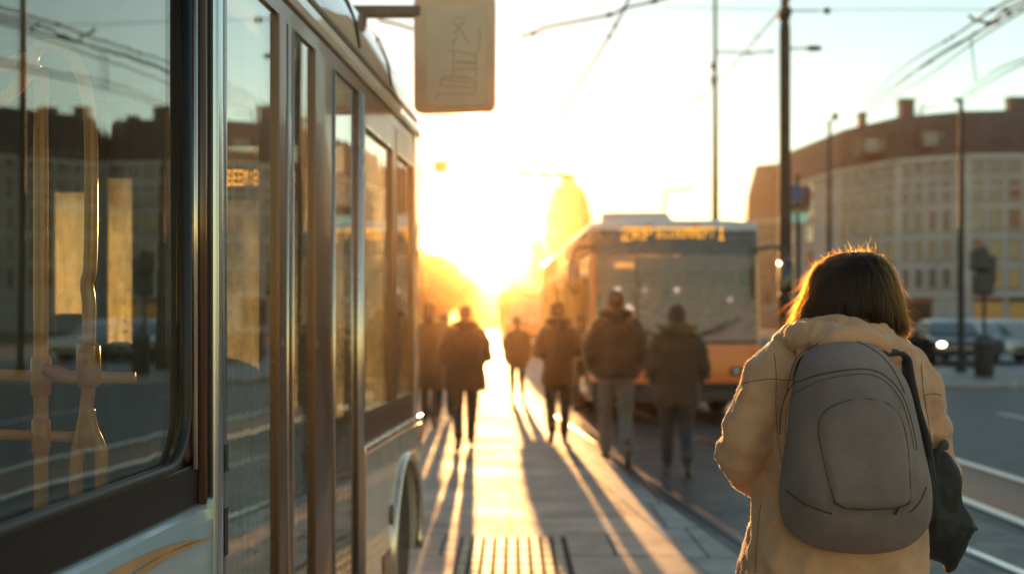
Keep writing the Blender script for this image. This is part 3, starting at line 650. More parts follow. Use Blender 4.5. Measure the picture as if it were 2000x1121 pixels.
# lamps, mirrors, wipers, wheels, plate
for s in (-1, 1):
    h = obx('headlamp', s*.98-.2, s*.98+.2, -.012, .06, .72, .86, m_body, ob, .03)
    for k in (-.09, .09): MB().lathe([(0,.0),(.05,.0),(.055,-.012),(0,-.014)], 14, Matrix.Translation((s*.98+k,-.012,.79)) @ Matrix.Rotation(R(-90),4,'X')).build('lens', m_alu, h, smooth=True)
    c = MB(); c.tube(spl([Vector(p) for p in ((s*(BW-.1),.15,2.58),(s*(BW+.12),-.05,2.62),(s*(BW+.27),-.18,2.55),(s*(BW+.30),-.2,2.35))]), .028, 8); am_ = c.build('mirror_arm', m_body, ob, smooth=True)
    c = MB(); c.rings([rrect(s*(BW+.29), 2.16, .20*k, .50*k2, .05, y) for y, k, k2 in ((-.27,.8,.9),(-.25,1,1),(-.17,1,1),(-.13,.7,.8))]); c.build('mirror', m_body, am_, smooth=True, auto=50)
    c = MB(); c.tube([(s*.15,-.0,1.25),(s*.75,.0,1.42)], .012, 6); c.tube([(s*.3,.0,1.32),(s*.95,.03,1.56)], .016, 6); c.build('wiper', m_rubber, ob)
    for y in (2.75, 9.4):
        WM = Matrix.Translation((s*(BW-.15), y, .48)) @ Matrix.Rotation(R(90),4,'Y')
        w = MB(); w.lathe([(.25,-.14),(.45,-.145),(.48,-.1),(.48,.1),(.45,.145),(.25,.14)], 28, WM); w_ = w.build('wheel', m_rubber, ob, smooth=True, auto=40)
        MB().lathe([(0,-.1),(.25,-.1),(.25,.12),(.1,.1),(0,.12)], 20, WM).build('rim', m_alu, w_, smooth=True, auto=40)
obx('number_plate', -.26, .26, -.07, -.052, .36, .47, m_cream, ob, .004)
obx('grille', -.5, .5, -.01, .05, .67, .78, m_body, ob, .01)
obx('front_step', -.9, .9, -.05, .1, .34, .5, m_dgrey, ob, .03)

def copy_tree(o, parent=None):
    c = o.copy(); COL.objects.link(c); c.parent = parent
    for ch in list(o.children): copy_tree(ch, c)
    return c
ob2 = copy_tree(ob); ob2.location = (W(1036,620,60).x, 60, ZR+.004); ob2.rotation_euler.z = math.atan((1000-925)/F)
ob2['label'] = 'hazy far bus half hidden behind the rear of the near orange bus'; ob['group'] = ob2['group'] = 'buses facing us on the track lane'
# ------------------------------------------------------------------ buildings
m_stone = mat('grey stone wall', (.40,.43,.46), .8, var=.1, scale=.25)
m_stone2 = mat('pale trim stone', (.50,.52,.54), .75, var=.1, scale=.4)
m_roofd = mat('dark slate roof', (.062,.056,.072), .7, var=.25, scale=.6)
m_brown = mat('brown wall', (.21,.16,.125), .8, var=.12, scale=.2)
m_tan = mat('tan wall', (.32,.26,.20), .8, var=.12, scale=.2)
m_frame = mat('window frame', (.30,.29,.28), .6)
m_pane = mat('window pane', (.035,.045,.05), .06, var=.4, scale=.12, coat=1.)
m_panew = mat('curtained pane', (.12,.135,.15), .2, var=.3, scale=.2, coat=1.)
m_lit = emis('lit room', (1., .58, .30), .05)
WIN = {}
def win_mesh(w, h, kind):
    k = (round(w,2), round(h,2), kind)
    if k not in WIN:
        f = MB(); t = .16
        f.box(-w/2-t, -w/2, -.12, .02, -t, h+t); f.box(w/2, w/2+t, -.12, .02, -t, h+t); f.box(-w/2, w/2, -.12, .02, -t, 0); f.box(-w/2, w/2, -.12, .02, h, h+t)
        f.box(-.05, .05, -.08, .0, 0, h); f.box(-w/2, -.05, -.07, .0, h*.66, h*.66+.08); f.box(.05, w/2, -.07, .0, h*.66, h*.66+.08)
        f.box(-w/2-t-.1, w/2+t+.1, -.28, .02, -t-.14, -t-.002)
        p = MB(); p.box(-w/2, w/2, -.03, .02, 0, h)
        fo = f.build('window', m_frame); po = p.build('pane', kind)
        WIN[k] = (fo.data, po.data); bpy.data.objects.remove(fo); bpy.data.objects.remove(po)
    return WIN[k]
def window(parent, loc, rz, w, h, kind):
    fm, pm = win_mesh(w, h, kind)
    fo = bpy.data.objects.new('window', fm); COL.objects.link(fo); fo.parent = parent; fo.location = loc; fo.rotation_euler = (0,0,rz)
    po = bpy.data.objects.new('pane', pm); COL.objects.link(po); po.parent = fo
    return fo
def seg_building(root, pts, z1, m_wall, depth_pt, floors, colsper, first=4.2, fh=3.25, ww=1.7, wh=1.95, mansard=5.0, cap=100, seed=1, trim=True):
    """pts: front corners in plan, left to right as seen; depth_pt: how far back the body goes"""
    rnd = random.Random(seed)
    back = [(x+depth_pt[0], y+depth_pt[1]) for x, y in reversed(pts)]
    poly = pts+back
    b = MB(); b.rings([[Vector((x, y, z)) for x, y in poly] for z in (-.1, z1)]); b.build('wall', m_wall, root)
    cx_ = sum(p[0] for p in poly)/len(poly); cy_ = sum(p[1] for p in poly)/len(poly)
    if mansard:
        b = MB(); rs = []
        for z, k in ((z1,1.012),(z1+.5,1.012),(z1+.51,1.0),(z1+mansard*.85,.975),(z1+mansard,.94)): rs.append([Vector((cx_+(x-cx_)*k, cy_+(y-cy_)*k, z)) for x, y in poly])
        b.rings(rs); b.build('roof', m_roofd, root)
    n = 0; tb = MB()
    for i in range(len(pts)-1):
        a = Vector((*pts[i],0)); c = Vector((*pts[i+1],0)); L_ = (c-a).length; d = (c-a)/L_; rz = math.atan2(d.y, d.x); nrm = Vector((d.y, -d.x, 0))
        if nrm.dot(Vector((cx_,cy_,0))-a) > 0: nrm = -nrm
        nc = colsper[i]
        Mx = Matrix.Translation(a) @ Matrix.Rotation(rz, 4, 'Z')
        if trim:
            for z, h_, dd in ((first-.5,.35,.22),(z1-.55,.5,.35),(z1-fh*1.05-.45,.22,.16)): tb.box(-.15, L_+.15, -dd, .05, z, z+h_, Mx)
            for k in (0, nc): tb.box(L_*k/nc-.22+(.24 if k==0 else 0)-(.24 if k==nc else 0), L_*k/nc+.22+(.24 if k==0 else 0)-(.24 if k==nc else 0), -.12, .04, first+.05, z1-.6, Mx)
        for r in range(floors):
            for k in range(nc):
                if n >= cap: break
                u = (k+.5)/nc*L_
                wide = ww*(1.45 if (k % 3 == 1) else .85); wide = min(wide, L_/nc-.95)
                q = rnd.random(); kind = m_lit if q < .07 else (m_panew if q < .22 else m_pane)
                window(root, Mx @ Vector((u, 0, first+.55+r*fh)), rz, wide, wh, kind); n += 1
    if trim and tb.v: tb.build('cornice', m_stone2, root)
    return root
def PX(px, d): p = W(px, 620, d); return (p.x, p.y)
gb = thing('corner_building', 'large grey stone corner block with dark mansard roof and chimneys across the junction', 'building')
gp = [PX(1532,166), PX(1640,146), PX(1755,136), PX(1890,132), PX(2110,131)]
seg_building(gb, gp, 19.6, m_stone, (12,26), 5, [3,4,5,6], first=4.4, mansard=5.0, cap=100, seed=4)
def chim(px, d, w, h, z0, root=gb):
    p = W(px, 620, d); b = MB(); b.box(p.x-w/2, p.x+w/2, d-.6, d+.8, z0, z0+h); b.box(p.x-w/2-.12, p.x+w/2+.12, d-.72, d+.92, z0+h+.002, z0+h+.3); b.build('chimney', m_roofd, root)
for px, w, h in ((1770,1.6,2.8),(1868,1.0,1.0),(1905,1.0,1.2),(1950,1.1,1.4),(1990,2.6,3.0),(2060,1.4,2.0),(1684,.7,1.2)): chim(px, 140, w, h, 24.0)
b = MB(); p = W(1800, 620, 141); b.tube([(p.x, 141, 24.3),(p.x, 141, 26.8)], .06, 6); b.tube([(p.x-1.4, 141, 25.6),(p.x+1.8, 141, 26.6)], .07, 6); b.tube([(p.x-.4,141,25.2),(p.x+.5,141,26.9)], .05, 6); b.build('roof_aerial', m_roofd, gb)
for i, px in enumerate((1700, 1735, 1815, 1850, 1935, 1975)):   # dormers in the slate
    d = 134.2 if px > 1760 else 139; p = W(px, 620, d); b = MB(); b.box(p.x-1.1, p.x+1.1, d-.5, d+3, 20.4, 22.7); dm = b.build('dormer', m_roofd, gb)
    MB().box(p.x-.85, p.x+.85, d-.55, d-.502, 20.8, 22.3).build('pane', m_panew if i % 2 else m_pane, dm)
# shop fronts along the ground floor
for i in range(4):
    a = Vector((*gp[i],0)); c = Vector((*gp[i+1],0)); L_ = (c-a).length; rz = math.atan2((c-a).y, (c-a).x); Mx = Matrix.Translation(a) @ Matrix.Rotation(rz,4,'Z'); k = 0; u = .6
    while u < L_-3.5:
        b = MB(); b.box(u, u+3.1, -.10, .02, .5, 3.2, Mx); s_ = b.build('shop_window', m_pane, gb)
        b = MB(); b.box(u-.05, u+3.15, -.55 if k % 2 else -.2, .0, 3.25, 3.75, Mx); b.build('shop_awning', (mat('awning red', (.22,.06,.05), .7) if k % 3 == 0 else m_dgrey), s_); u += 3.9; k += 1
# neighbours of the grey block
gb2 = thing('apartment_block', 'long grey apartment block continuing beyond the chimneys at the right edge', 'building')
seg_building(gb2, [PX(2118,129), PX(2420,118), PX(2800,104)], 19.2, m_stone, (10,26), 5, [9,11], first=4.4, mansard=5.2, cap=100, seed=9)
for px in (2160, 2230, 2330, 2480, 2600): chim(px, 136, 1.6, 3, 23.5, gb2)
tb_ = thing('tall_house', 'tan gabled house in sunlight between the orange bus and the thick pole', 'building')
hp = [PX(1458,174), PX(1566,170)]
seg_building(tb_, hp, 15.8, m_tan, (3,18), 4, [4], first=3.2, fh=3.1, mansard=0, cap=30, seed=3)
b = MB(); x0, y0 = hp[0]; x1, y1 = hp[1]
b.rings([[Vector((x0,y0,15.8)),Vector((x1,y1,15.8)),Vector((x1+3,y1+18,15.8)),Vector((x0+3,y0+18,15.8))],[Vector((x0+.6,y0+2,19.6)),Vector((x1,y1+2,19.6)),Vector((x1+3,y1+16,19.6)),Vector((x0+3.4,y0+16,19.6))],[Vector((x0+2.4,y0+5,24.3)),Vector((x1,y1+5,24.3)),Vector((x1+3,y1+14,24.3)),Vector((x0+5,y0+14,24.3))]]); b.build('roof', m_brown, tb_)
# domed corner tower far down the street
dt = thing('domed_tower', 'hazy round tower with bell dome and square lantern above the orange bus roof', 'tower', (W(1110,620,122).x, 122, 0))
def zz(py, d): return CAMZ+(HZ-py)/F*d
r_ = 45/F*122
MB().lathe([(r_*.98,-.1),(r_*.98,zz(470,122)),(r_*1.14,zz(468,122)),(r_*1.14,zz(457,122))], 28).build('drum', m_brown, dt, smooth=True, auto=30)
MB().lathe([(r_*k,zz(y,122)) for k, y in ((1.0,456.9),(1.0,428),(1.09,427),(1.09,420),(.97,419),(.93,400),(.80,382),(.60,369),(.42,363),(.36,359))], 28).build('dome', m_roofd, dt, smooth=True, auto=40)
for k in range(10):
    a = R(k*36+10); b = MB(); b.box(r_*.99*math.cos(a)-.12, r_*.99*math.cos(a)+.12, r_*.99*math.sin(a)-.12, r_*.99*math.sin(a)+.12, zz(457,122), zz(428,122)); b.build('pilaster', m_brown, dt)
for px_, w_2, y_2 in ((1072,.32,405),(1148,.30,412)):
    q = W(px_,620,122); b = MB(); b.lathe([(w_2,zz(457,122)),(w_2,zz(y_2+14,122)),(w_2*1.2,zz(y_2+13,122)),(w_2*.8,zz(y_2+6,122)),(.02,zz(y_2-8,122))], 12, Matrix.Translation((q.x-dt.location.x,-.6,0))); b.build('corner_turret', m_roofd, dt)
b = MB(); b.box(-.66, .66, -.66, .66, zz(362,122), zz(346,122)); b.box(-.76, .76, -.76, .76, zz(346,122)+.002, zz(343,122)); b.build('lantern', m_roofd, dt)
for k in range(-2, 3):
    a = R(-90+k*32); window(dt, (r_*.985*math.cos(a), r_*.985*math.sin(a), zz(520,122)), a+R(90), .7, 1.3, m_pane)
def simple_block(name, label, px0, px1, d, py_top, m, dep, floors, cols, roof=2.0, seed=2, d2=None):
    t = thing(name, label, 'building'); top = zz(py_top, d)
    seg_building(t, [PX(px0,d), PX(px1,d2 or d)], top-roof, m, (0,dep), floors, [cols], first=3.4, fh=(top-roof-3.6)/max(1,floors), wh=1.5, mansard=roof, cap=60, seed=seed, trim=True)
    return t
simple_block('street_house', 'low hazy brown house at the foot of the domed tower', 1036, 1064, 126, 466, m_brown, 20, 3, 2, 3.0)
simple_block('shade_block_low', 'long low brown shade block added out of sight behind the orange bus', 1190, 1470, 64, 440, m_brown, 10, 1, 8, 1.2)  # unseen block added to shade the road on the right
simple_block('shade_block_wide', 'wide brown shade block added out of sight behind the low one', 1170, 1455, 100, 436, m_brown, 12, 2, 8, 2)  # second unseen block, added to keep the farther lanes shaded
simple_block('street_house', 'pale hazy far house nearest the sun at the end of the street', 985, 1035, 300, 508, m_brown, 20, 3, 4, 3)
simple_block('street_house', 'hazy far house low on the street end left of the sun glow', 905, 984, 330, 548, m_brown, 20, 2, 5, 3)
simple_block('street_house', 'tall dark house on the left behind the walkers, half hidden by the bus nose', 770, 862, 120, 470, m_brown, 20, 4, 4, 4, d2=150)
simple_block('street_house', 'dark house glimpsed through the bus door glass, highest on the left', 360, 560, 62, 282, m_brown, 12, 2, 5, 2.2, d2=66)
simple_block('street_house', 'dark house glimpsed through the bus cab windows', 565, 690, 70, 318, m_brown, 12, 2, 4, 2.2, d2=76)
simple_block('street_house', 'narrow dark house glimpsed beside the seal of the long bus window', 250, 352, 60, 268, m_brown, 12, 2, 3, 2.2, d2=61)
simple_block('street_house', 'dark house glimpsed through the long bus window behind the yellow poles', -120, 212, 58, 300, m_brown, 12, 2, 8, 2.2, d2=60)

# ------------------------------------------------------------------ trees
m_bark = mat('bark', (.06,.045,.035), .9, var=.3, scale=8)
m_leaf = mat('autumn leaf', (.075,.065,.03), .7, var=.4, scale=.9, trans=.35)
def tree(label, px, d, h, rad, nl, seed, zg=0., group='street trees on the left'):
    rnd = random.Random(seed); p = W(px, 620, d)
    t = thing('street_tree', label, 'tree', (p.x, d, zg), rnd.random()*6, group)
    b = MB(); tips = []
    def branch(o, dr, ln, r, lv):
        pts = [o]; 
        for i in range(4):
            dr = (dr+Vector((rnd.uniform(-.25,.25), rnd.uniform(-.25,.25), rnd.uniform(-.05,.2)))).normalized(); pts.append(pts[-1]+dr*ln/4)
        b.tube(pts, [r*(1-.14*i) for i in range(5)], 6)
        tips.extend(pts[2:])
        if lv:
            for k in range(3 if lv > 1 else 3):
                a = rnd.random()*6.28; nd = (dr*.7+Vector((math.cos(a), math.sin(a), .25))*.8).normalized()
                branch(pts[rnd.choice((2,3,4))], nd, ln*.68, r*.5, lv-1)
    branch(Vector((0,0,0)), Vector((0,0,1)), h*.42, h*.022, 3)
    b.build('trunk', m_bark, t, smooth=True)
    l = MB()
    for i in range(nl):
        c = rnd.choice(tips); q = c+Vector((rnd.gauss(0,1), rnd.gauss(0,1), rnd.gauss(0,.8)))*rad*.20
        if q.z < h*.28: continue
        s = rnd.uniform(.05,.13); u = Vector((rnd.gauss(0,1),rnd.gauss(0,1),rnd.gauss(0,1))).normalized(); v = u.orthogonal().normalized()
        l.add([q-u*s, q+v*s*.6, q+u*s, q-v*s*.6], [(0,1,2,3)])
    l.build('crown', m_leaf, t)
tree('dark round tree behind the walkers, nearest to the bus nose', 822, 62, 4.9, 2.6, 7000, 3)
tree('smaller dark tree right of the tallest walker on the left side', 862, 85, 5.2, 2.6, 5000, 5)
tree('low hazy tree at the street end under the sun', 912, 120, 4.6, 3.2, 3500, 8)
tree('leafy tree glimpsed through the bus door above the display', 540, 48, 5.0, 3.0, 5000, 11)
tree('leafy tree glimpsed through the cab side windows', 690, 56, 5.4, 3.2, 5000, 12)

# ------------------------------------------------------------------ poles, lamps and wires
m_pole = mat('dark steel pole', (.045,.04,.037), .6, 0., spec=.3, var=.2, scale=6)
m_lampc = mat('lamp casing', (.05,.05,.05), .5, var=.1)
def lamp_head(b, p, L_, r): b.ball(p, L_, r*1.1, r, 12, 8)
# thick mast with lamps
p = W(1533, 620, 22); mast = thing('lamp_mast', 'thick dark tram mast with two lamp heads beside the orange bus', 'lamp post', (p.x, 22, ZR))
MB().lathe([(.19,0),(.19,.35),(.125,.4),(.122,3.8),(.105,4.6),(.10,6.9),(.075,7.1),(.07,9.5),(0,9.5)], 18).build('pole', m_pole, mast, smooth=True, auto=40)
def rel(px, py, d, root): return W(px, py, d)-Vector(root.location)
b = MB(); b.tube([rel(1533,95,22,mast), rel(1575,95,22,mast)], .018, 6); b.build('arm', m_pole, mast)
b = MB(); lamp_head(b, rel(1590,95,22,mast), .16, .055); b.build('lamp_head', m_lampc, mast, smooth=True)
b = MB(); b.tube([rel(1520,25,22,mast), rel(1533,24,22,mast), rel(1600,22,22,mast)], .010, 5); b.build('arm', m_pole, mast)
b = MB(); lamp_head(b, rel(1615,22,22,mast), .075, .06); b.build('lamp_head', m_lampc, mast, smooth=True)
b = MB(); b.tube([rel(1523,26,22,mast), rel(1543,30,22,mast)], .13, 10); b.build('collar', m_pole, mast, smooth=True)
# slim mast
p = W(1397, 620, 36); m2 = thing('slim_mast', 'slim dark mast rising behind the orange bus roof with a bracket arm', 'pole', (p.x, 36, ZR))
MB().lathe([(.14,0),(.125,3),(.10,5),(.075,7.2),(.055,9.2),(.045,12.5),(0,12.5)], 14).build('pole', m_pole, m2, smooth=True, auto=40)
b = MB(); b.tube(spl([rel(1394,112,36,m2), rel(1400,104,36,m2), rel(1415,102,36,m2), rel(1455,104,36,m2), rel(1512,101,36,m2)]), .028, 6); b.build('arm', m_pole, m2)
b = MB(); lamp_head(b, rel(1464,105,36,m2), .10, .05); lamp_head(b, rel(1506,101,36,m2), .10, .05); b.build('insulator', m_lampc, m2, smooth=True)
for py in (130, 157): b = MB(); b.tube([rel(1389,py,36,m2), rel(1399,py,36,m2)], .12, 8); b.build('collar', m_pole, m2, smooth=True)
def plain_pole(label, px, d, py0, r, zg=ZR, name='street_pole', top=None, group=None):
    p = W(px, 620, d); t = thing(name, label, 'pole', (p.x, d, zg), 0, group); h = zz(py0, d)-zg
    MB().lathe([(r*1.7,0),(r*1.7,.25),(r*1.15,.3),(r,h*.5),(r*.75,h),(0,h)], 12).build('pole', m_pole, t, smooth=True, auto=40)
    return t
t = plain_pole('thin pole topped by a small ball lamp before the grey corner building', 1620, 62, 236, .11)
b = MB(); lamp_head(b, rel(1631,228,62,t), .18, .2); b.tube([rel(1620,238,62,t), rel(1631,234,62,t)], .05, 6); b.build('lamp_head', m_lampc, t, smooth=True)
t = plain_pole('tall bare pole standing on the far island right of the woman', 1877, 33, 192, .085, .04)
b = MB(); lamp_head(b, rel(1869,196,33,t), .10, .06); b.build('lamp_head', m_lampc, t, smooth=True)
p = W(1297, 620, 75); t = thing('street_lamp', 'small curved street lamp above the orange bus roof', 'street lamp', (p.x, 75, ZR))
b = MB(); b.tube(spl([rel(1297,690,75,t), rel(1297,450,75,t), rel(1298,385,75,t), rel(1308,373,75,t), rel(1345,369,75,t)]), .07, 6); b.build('pole', m_pole, t, smooth=True)
b = MB(); lamp_head(b, rel(1351,368,75,t), .2, .09); b.build('lamp_head', m_lampc, t, smooth=True)
p = W(822, 620, 27); t = thing('signal_post', 'hazy post with a square signal box just beyond the bus nose', 'signal', (p.x, 27, 0))
b = MB(); b.tube([(0,0,0),(0,0,zz(318,27))], .035, 8); b.build('pole', m_pole, t, smooth=True)
b = MB(); b.tube([rel(820,352,27,t), rel(848,349,27,t), rel(870,352,27,t)], .026, 6); b.build('arm', m_pole, t)
b = MB(); a = rel(861,326,27,t); b.box(a.x-.16, a.x+.16, -.12, .12, a.z-.13, a.z+.13); b.tube([(a.x-.03,0,a.z-.13),(a.x-.06,0,a.z-.29)], .02, 6); b.build('signal_box', m_brown, t, bevel=.03)
for px, d, lab in ((2335, 30, 'tall dark pole mirrored near the left edge of the bus window'), (2180, 30, 'tall dark pole mirrored in the bus window beside the curved yellow rail')):
    plain_pole(lab, px, d, -190, .13, .0, group='poles mirrored in the bus glass')
# traffic signs on the thick mast
p = W(1558, 620, 24.5)
ts = thing('traffic_sign', 'blue and red traffic sign plates on a post right of the thick mast', 'traffic sign', (p.x, 24.5, ZR))
MB().tube([(0,0,0),(0,0,zz(340,24.5)-ZR)], .035, 8).build('post', m_pole, ts, smooth=True)
m_blue = mat('sign blue', (.05,.09,.28), .4); m_sred = mat('sign red', (.16,.04,.03), .4)
SM = lambda px, py: Matrix.Translation(rel(px,py,24.5,ts)+Vector((0,-.05,0))) @ Matrix.Rotation(R(90),4,'X')
MB().lathe([(0,0),(.18,0),(.18,.02),(0,.02)], 22, SM(1553,378)).build('sign_plate', m_blue, ts, smooth=True, auto=30)
a = rel(1572,384,24.5,ts); MB().box(a.x-.11,a.x+.11,-.06,-.04,a.z-.2,a.z+.2).build('sign_plate', m_sred, ts, bevel=.02)
a = rel(1562,412,24.5,ts); MB().box(a.x-.16,a.x+.2,-.06,-.04,a.z-.05,a.z+.05).build('sign_plate', mat('sign yellow', (.3,.24,.08), .5), ts, bevel=.02)
a = W(1562, 425, 60); sg = thing('shop_sign', 'small glowing green shop sign low beside the thick mast', 'sign', (a.x, 60, 0))
MB().box(-.42,.42,-.08,.08,a.z-.22,a.z+.22).build('light_panel', emis('green sign light', (.45,1.,.72), .2), sg, bevel=.08)
MB().box(-.5,.5,-.06,.13,a.z+.24,a.z+.75).build('sign_hood', m_dgrey, sg, bevel=.03)
MB().tube([(0,.02,-.0),(0,.02,a.z-.22)], .07, 8).build('post', m_pole, sg)
# overhead wires
m_wire = mat('overhead cable', (.02,.022,.02), .95, 0, spec=.05)
def wire(label, ps, r=.012, knots=(), group='overhead tram wires'):
    pts = spl([W(*q) for q in ps], 8); b = MB(); r *= 1.8; b.tube(pts, r, 5)
    for q, L_ in knots:
        c = W(*q); i = min(range(len(pts)), key=lambda i: (pts[i]-c).length); i = max(1, min(len(pts)-2, i)); dr = (pts[i+1]-pts[i-1]).normalized()
        b.tube([pts[i]-dr*L_, pts[i], pts[i]+dr*L_], [r*1.2, r*2.1, r*1.2], 7)
    o = b.build('overhead_wire', m_wire, None, smooth=True); return tag(o, label, 'cable', group)
wire('long wire dropping down the sky from the top edge towards the sun', [(1260,-80,13),(1228,0,14),(1190,72,16),(1130,170,20),(1098,230,24),(1086,340,30)], .008, [((1217,18,14.4),.06),((1196,50,15.4),.06),((1183,72,16.2),.08)])
wire('short slanting wire crossing the long dropping one at top', [(1360,-18,14.5),(1278,3,15),(1217,18,15.5),(1190,30,15.7),(1072,53,16.4),(1042,66,16.7),(1018,71,17)], .009, [((1278,3,15),.07),((1190,30,15.7),.06),((1042,66,16.7),.06)])
wire('thin bar like wire just above the far domed tower', [(985,339,52),(1020,340,52),(1070,342,52),(1116,344,52)], .035, [((1025,340,52),.35),((1065,342,52),.35),((1100,343,52),.35)])
wire('faint wire running from the slim mast arm up to the top edge', [(1330,225,37),(1395,165,34),(1440,120,28),(1480,72,24),(1530,15,20),(1560,-25,18)], .009, [((1480,72,24),.07)])
K = [((1938,20,15),.10),((1875,65,19),.12),((1855,80,20),.13),((1720,185,45),.2)]
wire('highest wire of the bundle at top right', [(2080,-60,11),(2000,-12,13),(1938,20,15),(1860,73,19),(1760,135,30),(1690,200,48)], .009, K)
wire('second wire of the top right bundle with dark insulators', [(2080,-40,11),(2000,2,13),(1960,22,14.5),(1940,43,15.5),(1925,55,16.5),(1818,122,24),(1740,170,36),(1690,210,48)], .009, [((1971,28,14.3),.10),((1937,45,15.6),.12),((1818,122,24),.22)])
wire('third wire of the top right bundle, close below the second', [(2080,-25,11),(2000,12,13),(1930,52,15.5),(1895,72,18),(1800,130,25),(1700,215,46)], .009, [((1968,30,14),.1),((1897,72,17.5),.1)])
wire('lowest thin wire of the top right bundle', [(2080,-18,11),(2000,22,13),(1900,85,17),(1810,150,25),(1715,210,44)], .007)
wire('thin hooked wire linking the top right bundle', [(1892,30,17),(1900,38,17),(1910,42,17),(1922,44,17),(1929,52,17)], .012)
wire('faint pair of wires low at the right edge', [(2080,80,14),(2000,115,18),(1940,142,24),(1880,190,36)], .008)
wire('lower of the faint wires at the right edge', [(2080,92,14),(2000,125,18),(1950,150,23),(1890,190,34)], .008)
wire('faint drop wire hanging between bundle and grey roof', [(1896,75,18),(1900,110,18.5),(1906,160,19)], .006)
wire('hairline wire level with the upper lamp head of the thick mast', [(1300,14,26),(1540,20,24),(1800,19,22),(2080,22,20)], .004)
wire('faint level wire left of the slim mast', [(1080,228,38),(1200,212,37),(1390,190,36)], .006)
wire('short wire loop behind the big bus mirror', [(740,40,16),(775,48,16.5),(806,58,17),(860,75,18)], .012)
# far traffic: cars, signal head, bin
m_cars = {'silver': mat('silver car paint', (.45,.48,.5), .25, .4, var=.05, coat=1.), 'pale': mat('pale car paint', (.52,.54,.54), .25, .2, var=.05, coat=1.), 'dark': mat('dark car paint', (.02,.018,.018), .25, .3, var=.1, coat=1.)}
g_car = glass('car glass', .15, .9, 2.2, (.25,.28,.28))
def car(label, px, d, rz, paint, zg, lamp=False):
    p = W(px, 620, d); t = thing('parked_car', label, 'car', (p.x, d, zg), rz); m = m_cars[paint]
    side = [(-2.15,.30),(-2.2,.55),(-2.12,.80),(-1.3,.93),(1.3,.95),(2.0,.90),(2.15,.72),(2.18,.45),(2.1,.28)]
    b = MB(); b.rings([[Vector((x, y*k, z)) for y, z in side] for x, k in ((-.86,.97),(-.80,1.),(.80,1.),(.86,.97))]); b.build('body', m, t, bevel=.06, segs=3, smooth=True, auto=40)
    b = MB(); b.rings([[Vector((-.78*k, y0, z)), Vector((.78*k, y0, z)), Vector((.78*k, y1, z)), Vector((-.78*k, y1, z))] for z, k, y0, y1 in ((.92,1,-1.25,1.75),(1.15,.95,-.9,1.55),(1.40,.82,-.45,1.2),(1.45,.7,-.2,1.0))]); b.build('cabin', m, t, bevel=.05, segs=3, smooth=True, auto=50)
    b = MB(); b.add([Vector((-.70,-1.20,.98)),Vector((.70,-1.20,.98)),Vector((.62,-.52,1.37)),Vector((-.62,-.52,1.37))], [(0,1,2,3)]); b.build('windscreen', g_car, t)
    for s in (-1, 1):
        b = MB(); b.add([Vector((s*.79,-1.0,.98)),Vector((s*.79,1.5,.98)),Vector((s*.70,1.15,1.36)),Vector((s*.70,-.45,1.36))], [(0,1,2,3)]); b.build('side_window', g_car, t)
        b = MB(); b.ball((s*.62,-2.14,.66), .13, .05, .075); b.build('headlight', (m_lamp2 if lamp and s < 0 else m_alu), t, smooth=True)
        for y in (-1.35, 1.3):
            WM = Matrix.Translation((s*.76, y, .31)) @ Matrix.Rotation(R(90),4,'Y')
            w = MB().lathe([(.18,-.1),(.29,-.1),(.31,-.06),(.31,.06),(.29,.1),(.18,.1)], 20, WM).build('wheel', m_rubber, t, smooth=True, auto=40)
            MB().lathe([(0,-.06),(.18,-.07),(.18,.08),(0,.06)], 16, WM).build('rim', m_alu, w, smooth=True, auto=40)
    b = MB(); b.box(-.5,.5,-2.215,-2.19,.42,.52); b.build('grille', m_rubber, t)
m_lamp2 = emis('car headlamp', (1,.82,.5), 9.)
car('silver car parked across the junction, seen end on', 1927, 41, R(14), 'silver', .04)
car('pale car cut off by the right edge of the picture', 2012, 40, R(20), 'pale', .04)
car('dark car with one glowing headlight beside the woman', 1850, 39, R(-8), 'dark', .04, True)
p = W(1922, 620, 31.5); tl = thing('traffic_light', 'dark traffic light with two heads seen from behind on a thin post', 'traffic light', (p.x, 31.5, .04))
MB().tube([(.0,0,0),(.0,0,zz(480,31.5)-.04)], .045, 10).build('post', m_pole, tl, smooth=True)
for (px, py, w, h) in ((1909,508,.42,.60),(1929,526,.46,.74),(1916,554,.50,.60)):
    a = rel(px,py,31.5,tl); hd = MB().box(a.x-w/2,a.x+w/2,-.32 if px!=1929 else -.1,.1,a.z-h/2,a.z+h/2).build('signal_head', m_lampc, tl, bevel=.09, segs=3)
    for k in (-1,1):
        c = MB(); c.lathe([(.10,0),(.11,.16),(.105,.16),(.095,.0)], 14, Matrix.Translation((a.x,.1,a.z+k*h*.24)) @ Matrix.Rotation(R(-90),4,'X')); c.build('visor', m_lampc, hd)
p = W(1922, 620, 30.5); bn = thing('litter_bin', 'dark rounded bin standing under the traffic light', 'bin', (p.x, 30.5, .04))
MB().lathe([(.20,0),(.24,.05),(.25,.75),(.27,.8),(.27,.9),(.19,1.05),(.0,1.08)], 22).build('body', m_lampc, bn, smooth=True, auto=40)
MB().lathe([(.275,.76),(.285,.78),(.285,.82),(.275,.84)], 22).build('rim', m_pole, bn, smooth=True)
